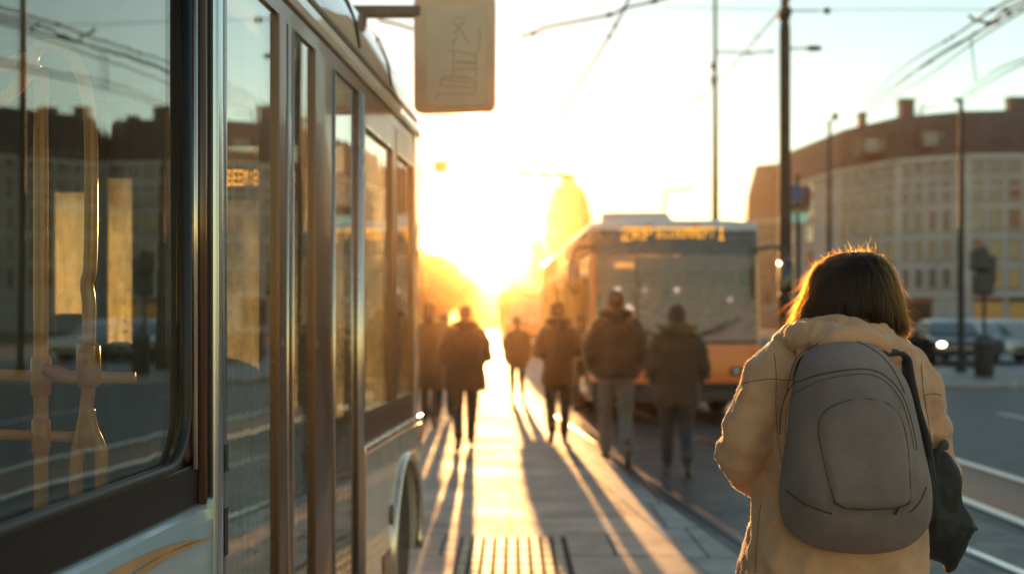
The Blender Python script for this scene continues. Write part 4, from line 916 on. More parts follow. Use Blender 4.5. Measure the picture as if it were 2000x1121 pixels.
for px, d, w, h in ((1800, 37, 2.2, .95),):
    p = W(px, 620, d); hg = thing('low_hedge', 'low dark hedge on the far island beside the dark car', 'hedge', (p.x, d+2.2, .04)); rnd = random.Random(3)
    l = MB()
    for i in range(2500):
        q = Vector((rnd.uniform(-w/2,w/2), rnd.uniform(-.4,.4), rnd.uniform(0.02,h)+.08*math.sin(rnd.random()*9))); s = rnd.uniform(.03,.07); u = Vector((rnd.gauss(0,1),rnd.gauss(0,1),rnd.gauss(0,1))).normalized(); v = u.orthogonal()
        l.add([q-u*s,q+v*s*.6,q+u*s,q-v*s*.6], [(0,1,2,3)])
    l.build('foliage', mat('hedge leaf', (.03,.032,.018), .8, var=.4), hg)
# ------------------------------------------------------------------ people
m_skin = mat('skin', (.45,.27,.19), .5, var=.06, scale=12)
m_hair = mat('brown hair', (.045,.022,.012), .42, var=.3, scale=30, stretch=(1,1,.15), trans=.25)
m_strand = mat('loose brown hair', (.30,.14,.06), .4, var=.3, scale=30, trans=.55)
m_shoe = mat('shoe leather', (.05,.035,.028), .5, var=.3, scale=12)
m_sole = mat('pale sole', (.35,.30,.25), .6, var=.2)
m_fur = mat('hood fur', (.66,.48,.28), .8, var=.35, scale=20, trans=.5)  # fur painted paler to stand in for rim light
def cloth(name, col, rough=.82, bump=.35, bs=120, trans=0., sheen=.08, folds=.35, fscale=7.): return mat(name, col, rough, var=.12, scale=7, bump=bump, bscale=bs, sheen=sheen, trans=trans, folds=folds, fscale=fscale)
def remesh(o, vox, sm=3, disp=None):
    r = o.modifiers.new('remesh', 'REMESH'); r.mode = 'VOXEL'; r.voxel_size = vox; r.use_smooth_shade = True
    s = o.modifiers.new('smooth', 'SMOOTH'); s.iterations = sm; s.factor = .5
    if disp:
        for tex_scale, strength, typ in disp:
            tx = bpy.data.textures.new('folds', 'CLOUDS' if typ == 'c' else 'MUSGRAVE' if typ == 'm' else 'STUCCI'); tx.noise_scale = tex_scale
            if typ == 'm': tx.musgrave_type = 'RIDGED_MULTIFRACTAL'
            d = o.modifiers.new('folds', 'DISPLACE'); d.texture = tx; d.strength = strength; d.mid_level = .5; d.texture_coords = 'LOCAL'
    return o
def hair_curves(name, strands, r, m, parent):
    """strands: lists of points; drawn as tapering hair fibres"""
    hc = bpy.data.hair_curves.new(name); hc.add_curves([len(q) for q in strands])
    flat_ = [c for q in strands for p in q for c in p]
    hc.position_data.foreach_set('vector', flat_)
    at = hc.attributes.get('radius') or hc.attributes.new('radius', 'FLOAT', 'POINT')
    at.data.foreach_set('value', [r*(1-.8*j/(len(q)-1)) for q in strands for j in range(len(q))])
    hc.materials.append(m); o = bpy.data.objects.new(name, hc); COL.objects.link(o); o.parent = parent
    return o
def hairmat_(name, mel, red, rough=.28):
    m = bpy.data.materials.new(name); nt, N, L = nodes(m); out = N.new('ShaderNodeOutputMaterial'); h = N.new('ShaderNodeBsdfHairPrincipled')
    h.parametrization = 'MELANIN'; h.inputs['Melanin'].default_value = mel; h.inputs['Melanin Redness'].default_value = red
    h.inputs['Roughness'].default_value = rough; h.inputs['Radial Roughness'].default_value = .4; h.inputs['Random Color'].default_value = .4
    L.new(h.outputs[0], out.inputs['Surface']); return m
m_nap = hairmat_('coat nap fibre', .06, .9, .5)
def nap(srcs, parent, name, l0, l1, r, zmin=.85, seed=1):
    """short fibres standing on a coat, sampled on its finished surface"""
    rn = random.Random(seed); bpy.context.view_layer.update(); dg = bpy.context.evaluated_depsgraph_get(); ss = []
    for src, cnt in srcs:
        ev = src.evaluated_get(dg); me = ev.to_mesh(); polys = me.polygons; nP = len(polys)
        for i in range(cnt):
            p = polys[rn.randrange(nP)]
            if p.normal.y > .5 or p.center.z < zmin: continue
            vs = [me.vertices[k].co for k in p.vertices]; q = vs[0].lerp(vs[1], rn.random()).lerp(vs[2], rn.random()); d = (p.normal+Vector((rn.gauss(0,.5),rn.gauss(0,.5),rn.gauss(0,.5)-.3))).normalized(); L_ = rn.uniform(l0, l1)
            ss.append([q.copy(), q+d*L_*.6, q+d*L_+Vector((0,0,-.2*L_))])
        ev.to_mesh_clear()
    return hair_curves(name, ss, r, m_nap, parent)
def ell(cx, cy, z, a, b, n=20, p=.85):
    return [Vector((cx+a*math.copysign(abs(math.cos(t))**p, math.cos(t)), cy+b*math.copysign(abs(math.sin(t))**p, math.sin(t)), z)) for t in [2*math.pi*k/n for k in range(n)]]
def hand(b, wr, dr, side, s=1.):
    """palm, four unequal bent fingers and a thumb leaving the side of the palm"""
    dr = dr.normalized(); up = Vector((0,0,1)); lat = dr.cross(up); lat = lat.normalized() if lat.length > .1 else Vector((1,0,0)); nrm = lat.cross(dr).normalized()
    for k in range(4):
        o = (k-1.5)*.019*s; base = wr+lat*o*.6; kn = wr+dr*.085*s+lat*o
        b.tube([base, kn], [.013*s,.011*s], 8, True)
        L_ = (.062,.072,.068,.052)[k]*s
        q = kn+dr*L_*.5-nrm*L_*.18; e = q+dr*L_*.38-nrm*L_*.38
        b.tube([kn, q, e], [.0095*s,.0088*s,.0075*s], 8, True)
    th = wr+dr*.025*s+lat*.03*s*side
    b.tube([wr+dr*.01*s, th, th+dr*.03*s+lat*.022*s*side-nrm*.01*s, th+dr*.056*s+lat*.018*s*side-nrm*.025*s], [.014*s,.0125*s,.010*s,.008*s], 8, True)
def figure(name, label, px, pyfoot, d, h, coat, trousers, rz=0., stride=.28, lead=1, coat_len=.80, coat_w=1., hair='short', hood=None, arms='pockets', hairmat=None, bag=None, zg=0., lean=0., hat=None, group=None):
    p = W(px, 620, d); t = thing(name, label, 'person', (p.x, d, zg), rz, group); s = h/1.75
    t.scale = (s, s, s)
    L = lead
    hip = [Vector((-.09,0,.92)), Vector((.09,0,.92))]; J = {}
    for i, sg in enumerate((-1, 1)):
        f = (sg == L)
        if f: kn = Vector((sg*.095, stride*.55, .52)); an = Vector((sg*.085, stride*.75, .10)); toe = an+Vector((sg*.02,.17,-.05))
        else: kn = Vector((sg*.095, stride*.12, .49)); an = Vector((sg*.085, -stride*.95, .17)); toe = an+Vector((sg*.02,.12,-.13))
        J[sg] = (hip[i], kn, an, toe)
    b = MB()
    b.rings([ell(0,0,z,a,c) for z, a, c in ((.84,.12,.09),(.94,.165,.115),(1.08,.14,.10),(1.25,.165,.115),(1.38,.18,.105),(1.45,.12,.08),(1.49,.06,.06))])
    b.tube([(0,-.005,1.44),(0,.005,1.50),(0,.02,1.56)], [.06,.054,.055], 12, True)
    b.ball((0,.02,1.645), .076, .097, .112, 18, 12); b.tube([(0,.07,1.575),(0,.06,1.60)], [.045,.055], 10, True)
    b.tube([(0,.112,1.655),(0,.128,1.628)], [.011,.015], 8, True); b.tube([(-.02,.106,1.595),(.02,.106,1.595)], .008, 6, True)
    for sg in (-1,1):
        b.ball((sg*.078,.015,1.64), .012,.022,.032, 8, 6); b.ball((sg*.032,.108,1.66), .011,.008,.009, 8, 6)
        hp, kn, an, toe = J[sg]
        b.tube([hp, (hp+kn)/2, kn, (kn*.6+an*.4), an], [.085,.078,.055,.052,.038], 12, True); b.tube([an, toe], [.04,.03], 8, True)
        sh = Vector((sg*.18,0,1.40))
        if arms == 'pockets': el = Vector((sg*.27,-.06,1.13)); wr = Vector((sg*.215,.10,.965)); dr = Vector((-sg*.35,.5,-.8))
        elif arms == 'front': el = Vector((sg*.265,-.03,1.13)); wr = Vector((sg*.11,.22,1.08)); dr = Vector((-sg,.35,0))
        else: el = Vector((sg*.25,-.04*sg,1.13)); wr = Vector((sg*.245,.08*sg*L*-1+.03,.88)); dr = Vector((0,.15,-1))
        J['a%d' % sg] = (sh, el, wr)
        b.tube([sh, el, wr], [.052,.042,.03], 10, True); hand(b, wr, dr, -1 if sg > 0 else 1)
    remesh(b.build('body', m_skin, t), .011, 2)
    # trousers and shoes
    b = MB(); b.rings([ell(0,0,z,a,c) for z, a, c in ((.82,.13,.10),(.92,.175,.125),(1.0,.165,.12))])
    for sg in (-1,1):
        hp, kn, an, toe = J[sg]
        b.tube([hp, (hp+kn)/2, kn, (kn*.5+an*.5), an+Vector((0,0,.03))], [.098,.092,.075,.066,.06], 12, True)
    remesh(b.build('trousers', trousers, t), .014, 3, [(.07,.014,'c')])
    for sg in (-1,1):
        hp, kn, an, toe = J[sg]; dr = (toe-an); heel = an+Vector((0,-.045,-.035)); b = MB()
        b.tube([an+Vector((0,0,.08)), an], [.045,.048], 10, True); b.tube([heel, (heel+toe)/2+Vector((0,0,-.012)), toe], [.036,.042,.036], 10, True)
        so_ = remesh(b.build('shoe', m_shoe, t), .009, 2)
        c = MB(); c.tube([heel+Vector((0,0,-.03)), (heel+toe)/2+Vector((0,0,-.042)), toe+Vector((0,0,-.024))], [.034,.04,.032], 10, True, flat=.3); c.build('sole', m_sole, so_, smooth=True)
    # coat
    w = coat_w; b = MB(); zb = coat_len
    rows = [(zb,.205*w,.15*w),(zb+.06,.215*w,.16*w),(1.0,.205*w,.15*w),(1.15,.20*w,.145*w),(1.30,.212*w,.145*w),(1.40,.205*w,.13*w),(1.455,.15*w,.11*w),(1.50,.085,.085)]
    b.rings([ell(0,-.005,z,a,c,24,.9) for z, a, c in rows if z >= zb])
    for sg in (-1,1):
        sh, el, wr = J['a%d' % sg]; b.tube([sh+Vector((-sg*.02,0,-.01)), (sh+el)/2+Vector((sg*.015,0,0)), el, (el+wr)/2, wr], [.088*w,.082*w,.074*w,.066*w,.056*w], 12, True)
    b.tube([(0,-.02,1.47),(0,0,1.53)], [.09,.075], 14, True)
    co_ = remesh(b.build('coat', coat, t), .013, 4, [(.11,.035,'c'),(.035,.010,'c')])
    nap(((co_, 5000),), co_, 'coat_nap', .006, .016, .0005, .6, 3)
    # head: hair, hat or hood
    hm_ = hairmat or m_hair
    if hood:
        b = MB(); b.tube([(.13*math.cos(R(a)),-.02+.115*math.sin(R(a)),1.50+.05*(1-math.sin(R(a)))*.5) for a in range(150,391,15)], [.045]*17, 10, True); b.ball((0,-.10,1.46), .10,.06,.07, 12, 8)
        remesh(b.build('hood', coat, t), .014, 3)
        if hood == 'fur':
            rnd = random.Random(5); b = MB()
            for i in range(2600):
                a = R(rnd.uniform(140,400)); c = Vector((.165*math.cos(a), -.03+.125*math.sin(a), 1.535+.02*rnd.random())); o = Vector((math.cos(a)*.9+rnd.gauss(0,.5), math.sin(a)*.9+rnd.gauss(0,.5), rnd.gauss(.3,.55))).normalized()
                q = o.orthogonal().normalized()*.004; l_ = rnd.uniform(.04,.095); b.add([c-q-o*.02, c+q-o*.02, c+o*l_+Vector((0,0,-.3*l_))], [(0,1,2)])
            b.build('fur_trim', m_fur, t)
    if hair == 'up':
        b = MB(); b.ball((0,.0,1.665), .100,.118,.118, 18, 12); b.ball((0,-.09,1.62), .07,.06,.08, 12, 8)
        remesh(b.build('hair', hm_, t), .010, 2, [(.03,.012,'c')])
    elif hair == 'long':
        b = MB(); b.ball((0,.0,1.665), .098,.115,.116, 18, 12); b.tube([(0,-.05,1.64),(0,-.075,1.55),(0,-.085,1.44)], [.085,.09,.06], 12, True)
        remesh(b.build('hair', hm_, t), .010, 2, [(.03,.012,'c')])
    elif hair == 'short':
        b = MB(); b.ball((0,.005,1.668), .084,.106,.106, 18, 12); remesh(b.build('hair', hm_, t), .009, 2, [(.02,.010,'c')])
    if hat:
        b = MB(); b.ball((0,.005,1.68), .092,.112,.108, 18, 12); b.tube([(.088*math.cos(R(a)),.005+.108*math.sin(R(a)),1.645) for a in range(0,361,20)], .018, 8); remesh(b.build('knit_hat', hat, t), .009, 2)
    return t
veiled_navy = cloth('navy jacket', (.040,.026,.020)); veiled_olive = cloth('olive parka', (.055,.034,.020)); veiled_blk = cloth('veiled black coat', (.032,.019,.013)); veiled_brn = cloth('veiled brown coat', (.05,.027,.016));  # coat colours tinted brown to carry the orange haze veil
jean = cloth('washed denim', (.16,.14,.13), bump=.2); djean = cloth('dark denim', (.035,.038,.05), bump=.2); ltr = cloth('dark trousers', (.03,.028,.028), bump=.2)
figure('person', 'man in a dark bulky jacket and washed jeans walking away, centre of the walkers', 1203, 905, 13.15, 1.90, veiled_navy, jean, 0, .33, -1, .88, 1.16, 'short', 'plain', 'pockets', zg=ZR)
figure('person', 'woman in a long parka with fur hood walking away beside the orange bus', 1322, 925, 12.25, 1.73, veiled_olive, djean, R(-3), .24, -1, .73, 1.12, 'long', 'fur', 'pockets', zg=ZR)
figure('person', 'walker in dark coat and knit hat on the kerb, left of the man in jeans', 1090, 866, 14.7, 1.71, veiled_brn, ltr, 0, .24, 1, .74, 1.02, None, 'plain', 'front', hat=veiled_blk)
figure('person', 'small distant walker in short dark jacket nearest the sunlit gap', 1010, 782, 22.4, 1.56, veiled_blk, ltr, R(6), .26, -1, .72, 1.0, 'up', None, 'side')
figure('person', 'walker in big rounded dark coat striding through the sunlight, second from the near bus', 908, 876, 14.1, 1.68, veiled_blk, ltr, R(4), .40, 1, .72, 1.28, 'short', 'plain', 'front')
figure('person', 'walker in dark coat partly hidden by the nose of the near bus', 838, 832, 17.0, 1.74, veiled_brn, ltr, R(-3), .3, -1, .55, 1.3, 'long', None, 'pockets')
figure('person', 'walker in dark coat glimpsed between the bus nose and the striding walker', 868, 822, 18.2, 1.60, veiled_blk, ltr, R(2), .26, 1, .60, 1.1, 'up', 'plain', 'front')
figure('person', 'far walker in dark coat close to the side of the orange bus', 1134, 800, 19.4, 1.62, veiled_blk, ltr, 0, .2, 1, .7, .9, 'short', None, 'pockets')

# ---- the woman with the backpack, close to us (world coordinates, root on the pavement)
wx, wy = W(1660,620,2.80).x, 2.80
wm = thing('person', 'woman in a beige hooded winter coat seen from behind with brown bobbed hair', 'person', (0, 0, 0))
m_coat = cloth('beige coat', (.72,.38,.21), .8, .3, 220, sheen=.3, folds=1., fscale=6.5)
m_coatd = cloth('beige lining', (.60,.33,.18), .85, .25, 160)
DX = 2.80
def V(px, py, d=DX): return W(px, py, d)
shL, shR = V(1533,726), V(1788,738)
elL, elR = V(1446,893,2.80), V(1828,895,2.84)
wrL, wrR = V(1500,930,3.06), V(1835,965,3.03)
b = MB()   # body
cx0 = V(1655,620).x
b.rings([ell(cx0-.005,2.82,z,a,c) for z, a, c in ((.80,.13,.10),(.92,.17,.12),(1.08,.135,.10),(1.25,.15,.11),(1.38,.165,.10),(1.44,.12,.08),(1.48,.06,.06))])
b.tube([(cx0,2.80,1.42),(cx0,2.81,1.50),(cx0,2.83,1.55)], [.055,.05,.055], 12, True)
b.ball((cx0,2.835,1.595), .072,.092,.105, 20, 14); b.tube([(cx0,2.885,1.525),(cx0,2.87,1.56)], [.042,.05], 10, True)
b.tube([(cx0,2.922,1.605),(cx0,2.938,1.58)], [.010,.014], 8, True); b.tube([(cx0-.02,2.918,1.548),(cx0+.02,2.918,1.548)], .007, 6, True)
for sg in (-1,1):
    b.ball((cx0+sg*.073,2.83,1.59), .011,.02,.03, 8, 6); b.ball((cx0+sg*.03,2.92,1.61), .010,.007,.008, 8, 6)
    hp = Vector((cx0+sg*.085,2.82,.88)); kn = Vector((cx0+sg*.09,2.86+.10*sg,.48)); an = Vector((cx0+sg*.08,2.84+.17*sg,.09))
    b.tube([hp,(hp+kn)/2,kn,kn*.6+an*.4,an], [.085,.076,.053,.05,.036], 12, True); b.tube([an, an+Vector((sg*.02,.16,-.055))], [.038,.028], 8, True)
for sh, el, wr, sd in ((shL,elL,wrL,1),(shR,elR,wrR,-1)):
    b.tube([sh, el, wr], [.046,.038,.027], 10, True); hand(b, wr, Vector((cx0-wr.x, .10, -.02)), sd, .95)
remesh(b.build('body', m_skin, wm), .0075, 2)
b = MB(); b.rings([ell(cx0,2.82,z,a,c) for z, a, c in ((.78,.12,.10),(.90,.175,.125),(.98,.16,.12))])
for sg in (-1,1):
    hp = Vector((cx0+sg*.085,2.82,.88)); kn = Vector((cx0+sg*.09,2.86+.10*sg,.48)); an = Vector((cx0+sg*.08,2.84+.17*sg,.12))
    b.tube([hp,(hp+kn)/2,kn,an], [.095,.088,.07,.058], 12, True)
remesh(b.build('trousers', djean, wm), .013, 3)
for sg in (-1,1):
    an = Vector((cx0+sg*.08,2.84+.17*sg,.09)); b = MB(); b.tube([an+Vector((0,0,.16)), an+Vector((0,-.01,-.02))], [.055,.05], 12, True); b.tube([an+Vector((0,-.05,-.045)), an+Vector((sg*.01,.06,-.048)), an+Vector((sg*.02,.17,-.055))], [.036,.04,.034], 10, True)
    remesh(b.build('boot', m_shoe, wm), .009, 2)
# coat: body, sleeves, yoke
b = MB()
def XR(px0, px1, py, d=DX): a, c = V(px0,py,d), V(px1,py,d); return (a.x+c.x)/2, (c.x-a.x)/2, a.z
rows = []
for px0, px1, py, bd, yo in ((1432,1835,1330,.20,0),(1438,1825,1240,.20,0),(1447,1812,1130,.19,0),(1462,1812,1040,.178,0),(1480,1812,960,.165,0),(1497,1812,880,.155,0),(1502,1812,800,.15,0),(1503,1815,740,.14,.0),(1518,1803,700,.125,.0),(1545,1785,672,.105,.0),(1580,1755,650,.09,.0),(1605,1730,628,.075,.01)):
    c, a, z = XR(px0, px1, py); rows.append((c, 2.815+yo, z, a, bd))
b.rings([ell(c, y, z, a, bd, 28, .92) for c, y, z, a, bd in reversed(rows)])
b.tube([V(1548,712), V(1508,745), V(1484,805), V(1464,860,2.80), V(1452,893,2.80), V(1462,915,2.86), V(1482,930,2.96), wrL], [.068,.074,.066,.060,.058,.057,.054,.046], 16, True)
b.tube([V(1762,715), V(1790,745), V(1806,800,2.81), V(1818,855,2.83), V(1826,893,2.84), V(1833,925,2.88), V(1837,945,2.95), wrR], [.058,.052,.044,.046,.050,.050,.047,.043], 16, True)
coat_o = remesh(b.build('coat', m_coat, wm), .0065, 3, [(.16,.022,'c'),(.10,.007,'m'),(.045,.010,'s'),(.02,.003,'c')])
# seams stitched on the sleeve and yoke, laid on the coat's own surface
bpy.context.view_layer.update(); ce = coat_o.evaluated_get(bpy.context.evaluated_depsgraph_get())
def on_coat(px, py, lift=.0008):
    o = Vector((0,0,CAMZ)); d = (W(px,py,2.0)-o).normalized(); ok, loc, nrm, _ = ce.ray_cast(o, d)
    return loc+nrm*lift if ok else None
def seam(px, r=.0009):
    ps = [on_coat(p.x, p.z) for p in spl([Vector((x,0,y)) for x,y in px], 9)]; ps = [p for p in ps if p]
    if len(ps) > 3: b = MB(); b.tube(ps, r, 5); b.build('seam', m_seamc, coat_o, smooth=True)
m_seamc = cloth('beige seam thread', (.22,.13,.07), folds=0)
seam([(1512,690),(1516,730),(1515,790),(1519,850),(1528,905)]); seam([(1440,752),(1480,742),(1516,740)]); seam([(1516,740),(1545,742),(1572,736)])
seam([(1799,712),(1803,760),(1812,820),(1820,870)]); seam([(1803,772),(1822,768),(1838,772)]); seam([(1486,985),(1480,1040),(1475,1118)])
# hood lying in folds round the neck
b = MB()
hp_ = spl([V(1522,680,2.86), V(1545,662,2.78), V(1590,660,2.69), V(1650,666,2.66), V(1710,676,2.68), V(1758,690,2.74), V(1788,714,2.84)], 5)
b.tube(hp_, [.024+.012*math.sin(math.pi*i/(len(hp_)-1)) for i in range(len(hp_))], 14, True)
hp2 = spl([V(1545,655,2.84), V(1572,640,2.78), V(1615,637,2.72), V(1665,640,2.70), V(1712,650,2.72), V(1750,668,2.78), V(1772,690,2.84)], 5)
b.tube(hp2, [.017+.005*math.sin(math.pi*i/(len(hp2)-1)) for i in range(len(hp2))], 12, True)
b.ball(V(1655,690,2.70), .115,.045,.055, 18, 10)
hood_o = remesh(b.build('hood', m_coat, wm), .005, 3, [(.05,.012,'c'),(.07,.006,'m'),(.025,.007,'s')])
b = MB()   # collar folds inside the hood
for q in ([(1612,638),(1640,646),(1670,650)],[(1668,634),(1686,640),(1712,636)],[(1590,642),(1600,636),(1630,632)],[(1650,628),(1668,630),(1690,628)]):
    b.tube(spl([V(x,y,2.735) for x,y in q],4), .012, 8, True, flat=.6)
remesh(b.build('collar', m_coatd, hood_o), .005, 2, [(.02,.006,'c')])
b = MB(); b.tube(spl([V(1604,690,2.66),V(1622,668,2.635),V(1655,660,2.618),V(1695,664,2.628),V(1722,686,2.655)],6), [.020]+[.032]*23+[.020], 12, True, flat=.8)
remesh(b.build('hood_fold', m_coat, hood_o), .006, 3, [(.04,.010,'c')])
# hair: a bob with a solid core and many fine strands
rnd = random.Random(21)
prof_h = [(492,1678,1684,.0),(497,1640,1706,.045),(505,1622,1722,.065),(522,1600,1738,.085),(545,1588,1749,.098),(575,1578,1757,.105),(605,1566,1764,.106),(630,1558,1770,.100),(648,1556,1772,.085),(660,1568,1768,.07)]
hrows = []
for py, x0, x1, bd in prof_h:
    c, a, z = XR(x0, x1, py, 2.80); hrows.append((c, 2.80+.02, z, a, max(bd,.012)))
def hr(t):     # interpolate profile
    t = max(0, min(len(hrows)-1.001, t)); i = int(t); f = t-i; A, B = hrows[i], hrows[i+1]; return [A[k]+(B[k]-A[k])*f for k in range(5)]
b = MB(); rs = []
for i in range(0, 37):
    c, y, z, a, bd = hr(i/4); ring = []
    for k in range(72):
        th = 2*math.pi*k/72; w = 1-.085-.03*abs(math.sin(th*9+.3*math.sin(i*.3)+1.7*math.sin(th*2)))-.02*math.sin(th*23+i*.1)
        ring.append(Vector((c+a*w*math.cos(th), y+bd*w*math.sin(th), z)))
    rs.append(ring)
b.rings(rs); hair_o = b.build('hair', m_hair, wm, smooth=True)
def strand(th, t0, t1, off, frz):
    n = 11; pts = []; ph = rnd.random()*6.28; dth = rnd.gauss(0,.10); fl = rnd.gauss(0,1)
    for j in range(n):
        u = j/(n-1); c, y, z, a, bd = hr(t0+(t1-t0)*u); q = th+dth*u+.05*math.sin(u*5+ph)
        k = 1+off+frz*u*u*abs(fl)+.012*math.sin(u*9+ph)
        pts.append(Vector((c+a*k*math.cos(q), y+bd*k*math.sin(q), z+.004*math.sin(u*7+ph)+.02*frz*fl*u)))
    return pts
m_hs = hairmat_('brown hair fibre', .84, .75); m_hl = hairmat_('loose hair fibre', .55, .8)
ss = []
for i in range(330):      # locks: strands that run together
    th = rnd.uniform(0, 2*math.pi); t0 = rnd.uniform(.05, 3.6); t1 = min(9, t0+rnd.uniform(4,8)); k0 = rnd.uniform(-.07,.03); fz = rnd.choice((0,0,.03,.07)); wv = rnd.uniform(.02,.09); ph = rnd.random()*6.28; dth = rnd.gauss(0,.16)
    for q_ in range(24):
        jt = rnd.gauss(0,.05); jk = rnd.gauss(0,.010); fl = abs(rnd.gauss(.6,.5)); pts = []; e1 = t1-abs(rnd.gauss(0,.5))
        for j in range(11):
            u = j/10; c, y, z, a, bd = hr(t0+(e1-t0)*u); q = th+jt*(1-.55*u)+dth*u+wv*math.sin(u*6+ph); k = 1+k0+jk+fz*u*u*fl+.02*math.sin(u*7+ph)
            pts.append(Vector((c+a*k*math.cos(q), y+bd*k*math.sin(q), z+.003*math.sin(u*9+ph))))
        ss.append(pts)
hair_curves('hair_strands', ss, .00042, m_hs, hair_o)
ss = []
for i in range(2600):
    th = rnd.choice((0, math.pi))+rnd.gauss(0,.75); t0 = rnd.uniform(.3, 6.5); t1 = min(9, t0+rnd.uniform(1.2,4)); ss.append(strand(th, t0, t1, rnd.uniform(-.01,.05), rnd.choice((.03,.08,.14))))
for i in range(800):      # curls at the edges and fly-aways on the crown
    th = rnd.uniform(0, 6.28); t0 = rnd.uniform(.1, 8.8); c, y, z, a, bd = hr(t0); p0 = Vector((c+a*.97*math.cos(th), y+bd*.97*math.sin(th), z)); o = Vector((math.cos(th), math.sin(th)*.6, .9 if t0 < 3 else rnd.gauss(0,.5))).normalized(); L_ = rnd.uniform(.004,.020)*(1 if rnd.random()<.85 else 1.6); cu = rnd.gauss(0,1.2)
    ax = o.orthogonal().normalized(); ax.rotate(Matrix.Rotation(rnd.random()*6.28, 3, o)); pts = [p0]; dd = o.copy()
    for j in range(7): dd.rotate(Matrix.Rotation(cu*.4, 3, ax)); pts.append(pts[-1]+dd*L_/4)
    ss.append(pts)
hair_curves('loose_strands', ss, .00030, m_hl, hair_o)

nap(((coat_o, 26000), (hood_o, 9000)), coat_o, 'coat_nap', .0015, .0042, .00016)

# ---- backpack
m_pack = cloth('grey brown canvas', (.27,.20,.18), .78, .45, 330, folds=.3, fscale=5.); m_seam = cloth('dark piping', (.055,.042,.038), .6, .1)
m_strap = cloth('dark strap webbing', (.022,.02,.019), .7, .3, 300)
bp = thing('backpack', 'large grey brown rounded backpack worn by the woman in the beige coat', 'backpack', (0,0,0))
BDp = 2.49; BDo = 2.60
out_px = [(1660,661),(1618,668),(1588,684),(1568,712),(1555,760),(1546,830),(1536,900),(1529,955),(1530,1003),(1546,1040),(1580,1066),(1630,1080),(1690,1084),(1745,1078),(1785,1062),(1810,1036),(1820,1000),(1819,950),(1808,890),(1793,825),(1776,755),(1752,712),(1718,678),(1690,665)]
OUT = [(W(x,y,BDo).x, W(x,y,BDo).z) for x,y in out_px]
def cr2(P, n=5):
    Q = []; m_ = len(P)
    for i in range(m_):
        p0,p1,p2,p3 = [Vector((*P[(i+k)%m_],0)) for k in (-1,0,1,2)]
        for k in range(n):
            t = k/n; q = .5*((2*p1)+(p2-p0)*t+(2*p0-5*p1+4*p2-p3)*t*t+(3*p1-p0-3*p2+p3)*t**3); Q.append((q.x,q.y))
    return Q
OUTs = cr2(OUT); pcx, pcz = W(1676,890,2.55).x, W(1676,890,2.55).z
POCK = cr2([(W(x,y,BDp).x, W(x,y,BDp).z) for x,y in ((1690,778),(1640,783),(1608,808),(1602,850),(1610,905),(1620,950),(1626,984),(1690,990),(1772,986),(1774,930),(1770,870),(1756,815),(1730,785))], 4)
TOPP = cr2([(W(x,y,BDp).x, W(x,y,BDp).z) for x,y in ((1690,722),(1630,726),(1585,748),(1562,790),(1552,850),(1536,950),(1570,985),(1680,1000),(1780,988),(1812,955),(1800,880),(1782,800),(1760,752),(1730,730))], 4)
def inpoly(P, x, z):
    c = False; j = len(P)-1
    for i in range(len(P)):
        if (P[i][1] > z) != (P[j][1] > z) and x < (P[j][0]-P[i][0])*(z-P[i][1])/(P[j][1]-P[i][1])+P[i][0]: c = not c
        j = i
    return c
def dpoly(P, x, z):
    dm = 9; 
    for i in range(len(P)):
        ax, az = P[i-1]; bx, bz = P[i]; L2 = (bx-ax)**2+(bz-az)**2 or 1e-9; t = max(0,min(1,((x-ax)*(bx-ax)+(z-az)*(bz-az))/L2)); dm = min(dm, math.hypot(x-ax-t*(bx-ax), z-az-t*(bz-az)))
    return dm if inpoly(P, x, z) else -dm
TH = .15; YB = 2.625
def s_of(x, z):
    a = math.atan2(z-pcz, x-pcx); best = None
    for i in range(len(OUTs)):
        x0, z0 = OUTs[i-1][0]-pcx, OUTs[i-1][1]-pcz; x1, z1 = OUTs[i][0]-pcx, OUTs[i][1]-pcz
        dx, dz = math.cos(a), math.sin(a); den = dx*(z1-z0)-dz*(x1-x0)
        if abs(den) < 1e-9: continue
        t = (x0*(z1-z0)-z0*(x1-x0))/den; u = (x0*dz-z0*dx)/den
        if t > 0 and -1e-6 <= u <= 1+1e-6: best = t if best is None else min(best, t)
    return math.hypot(x-pcx, z-pcz)/(best or 1)
def yf(x, z, s=None):
    s = s_of(x, z) if s is None else s
    y = YB-TH*(max(0, 1-min(1,s)**3.2))**.5*(.86+.14*(1-s*s))
    d = dpoly(POCK, x, z); y -= .010*sstep(-.001,.008,d)-.0035*math.exp(-(d/.003)**2)*0
    d2 = dpoly(TOPP, x, z); y -= .006*sstep(-.001,.010,d2)
    y += .006*noise.noise(Vector((x*9,z*7,3)))+.003*noise.noise(Vector((x*26,z*16,7)))
    return y
b = MB(); rs = []; NA = len(OUTs)
for s in [0.0,.06,.12,.18,.24,.30,.36,.42,.46,.5,.54,.57,.6,.63,.66,.69,.72,.75,.78,.81,.84,.87,.9,.925,.95,.97,.985,.995,1.0]:
    ring = []
    for (x, z) in OUTs:
        X, Z = pcx+(x-pcx)*max(s,.001), pcz+(z-pcz)*max(s,.001); ring.append(Vector((X, yf(X, Z, s), Z)))
    rs.append(ring)
rs.append([Vector((x, YB+.01, z)) for x, z in OUTs]); rs.append([Vector((pcx+(x-pcx)*.96, YB+.035, pcz+(z-pcz)*.96)) for x, z in OUTs])
b.rings(rs); b.build('pack_body', m_pack, bp, smooth=True)
def piping(name, px, r, lift=.001, m=m_seam):
    ps = spl([Vector((W(x,y,BDp).x, 0, W(x,y,BDp).z)) for x,y in px], 8); ps = [Vector((p.x, yf(p.x,p.z)-lift, p.z)) for p in ps]
    b = MB(); b.tube(ps, r, 6); return b.build(name, m, bp, smooth=True)
piping('piping', [(1551,860),(1556,805),(1572,765),(1602,738),(1650,725),(1700,722),(1738,736),(1768,772),(1788,830),(1797,880)], .0016)
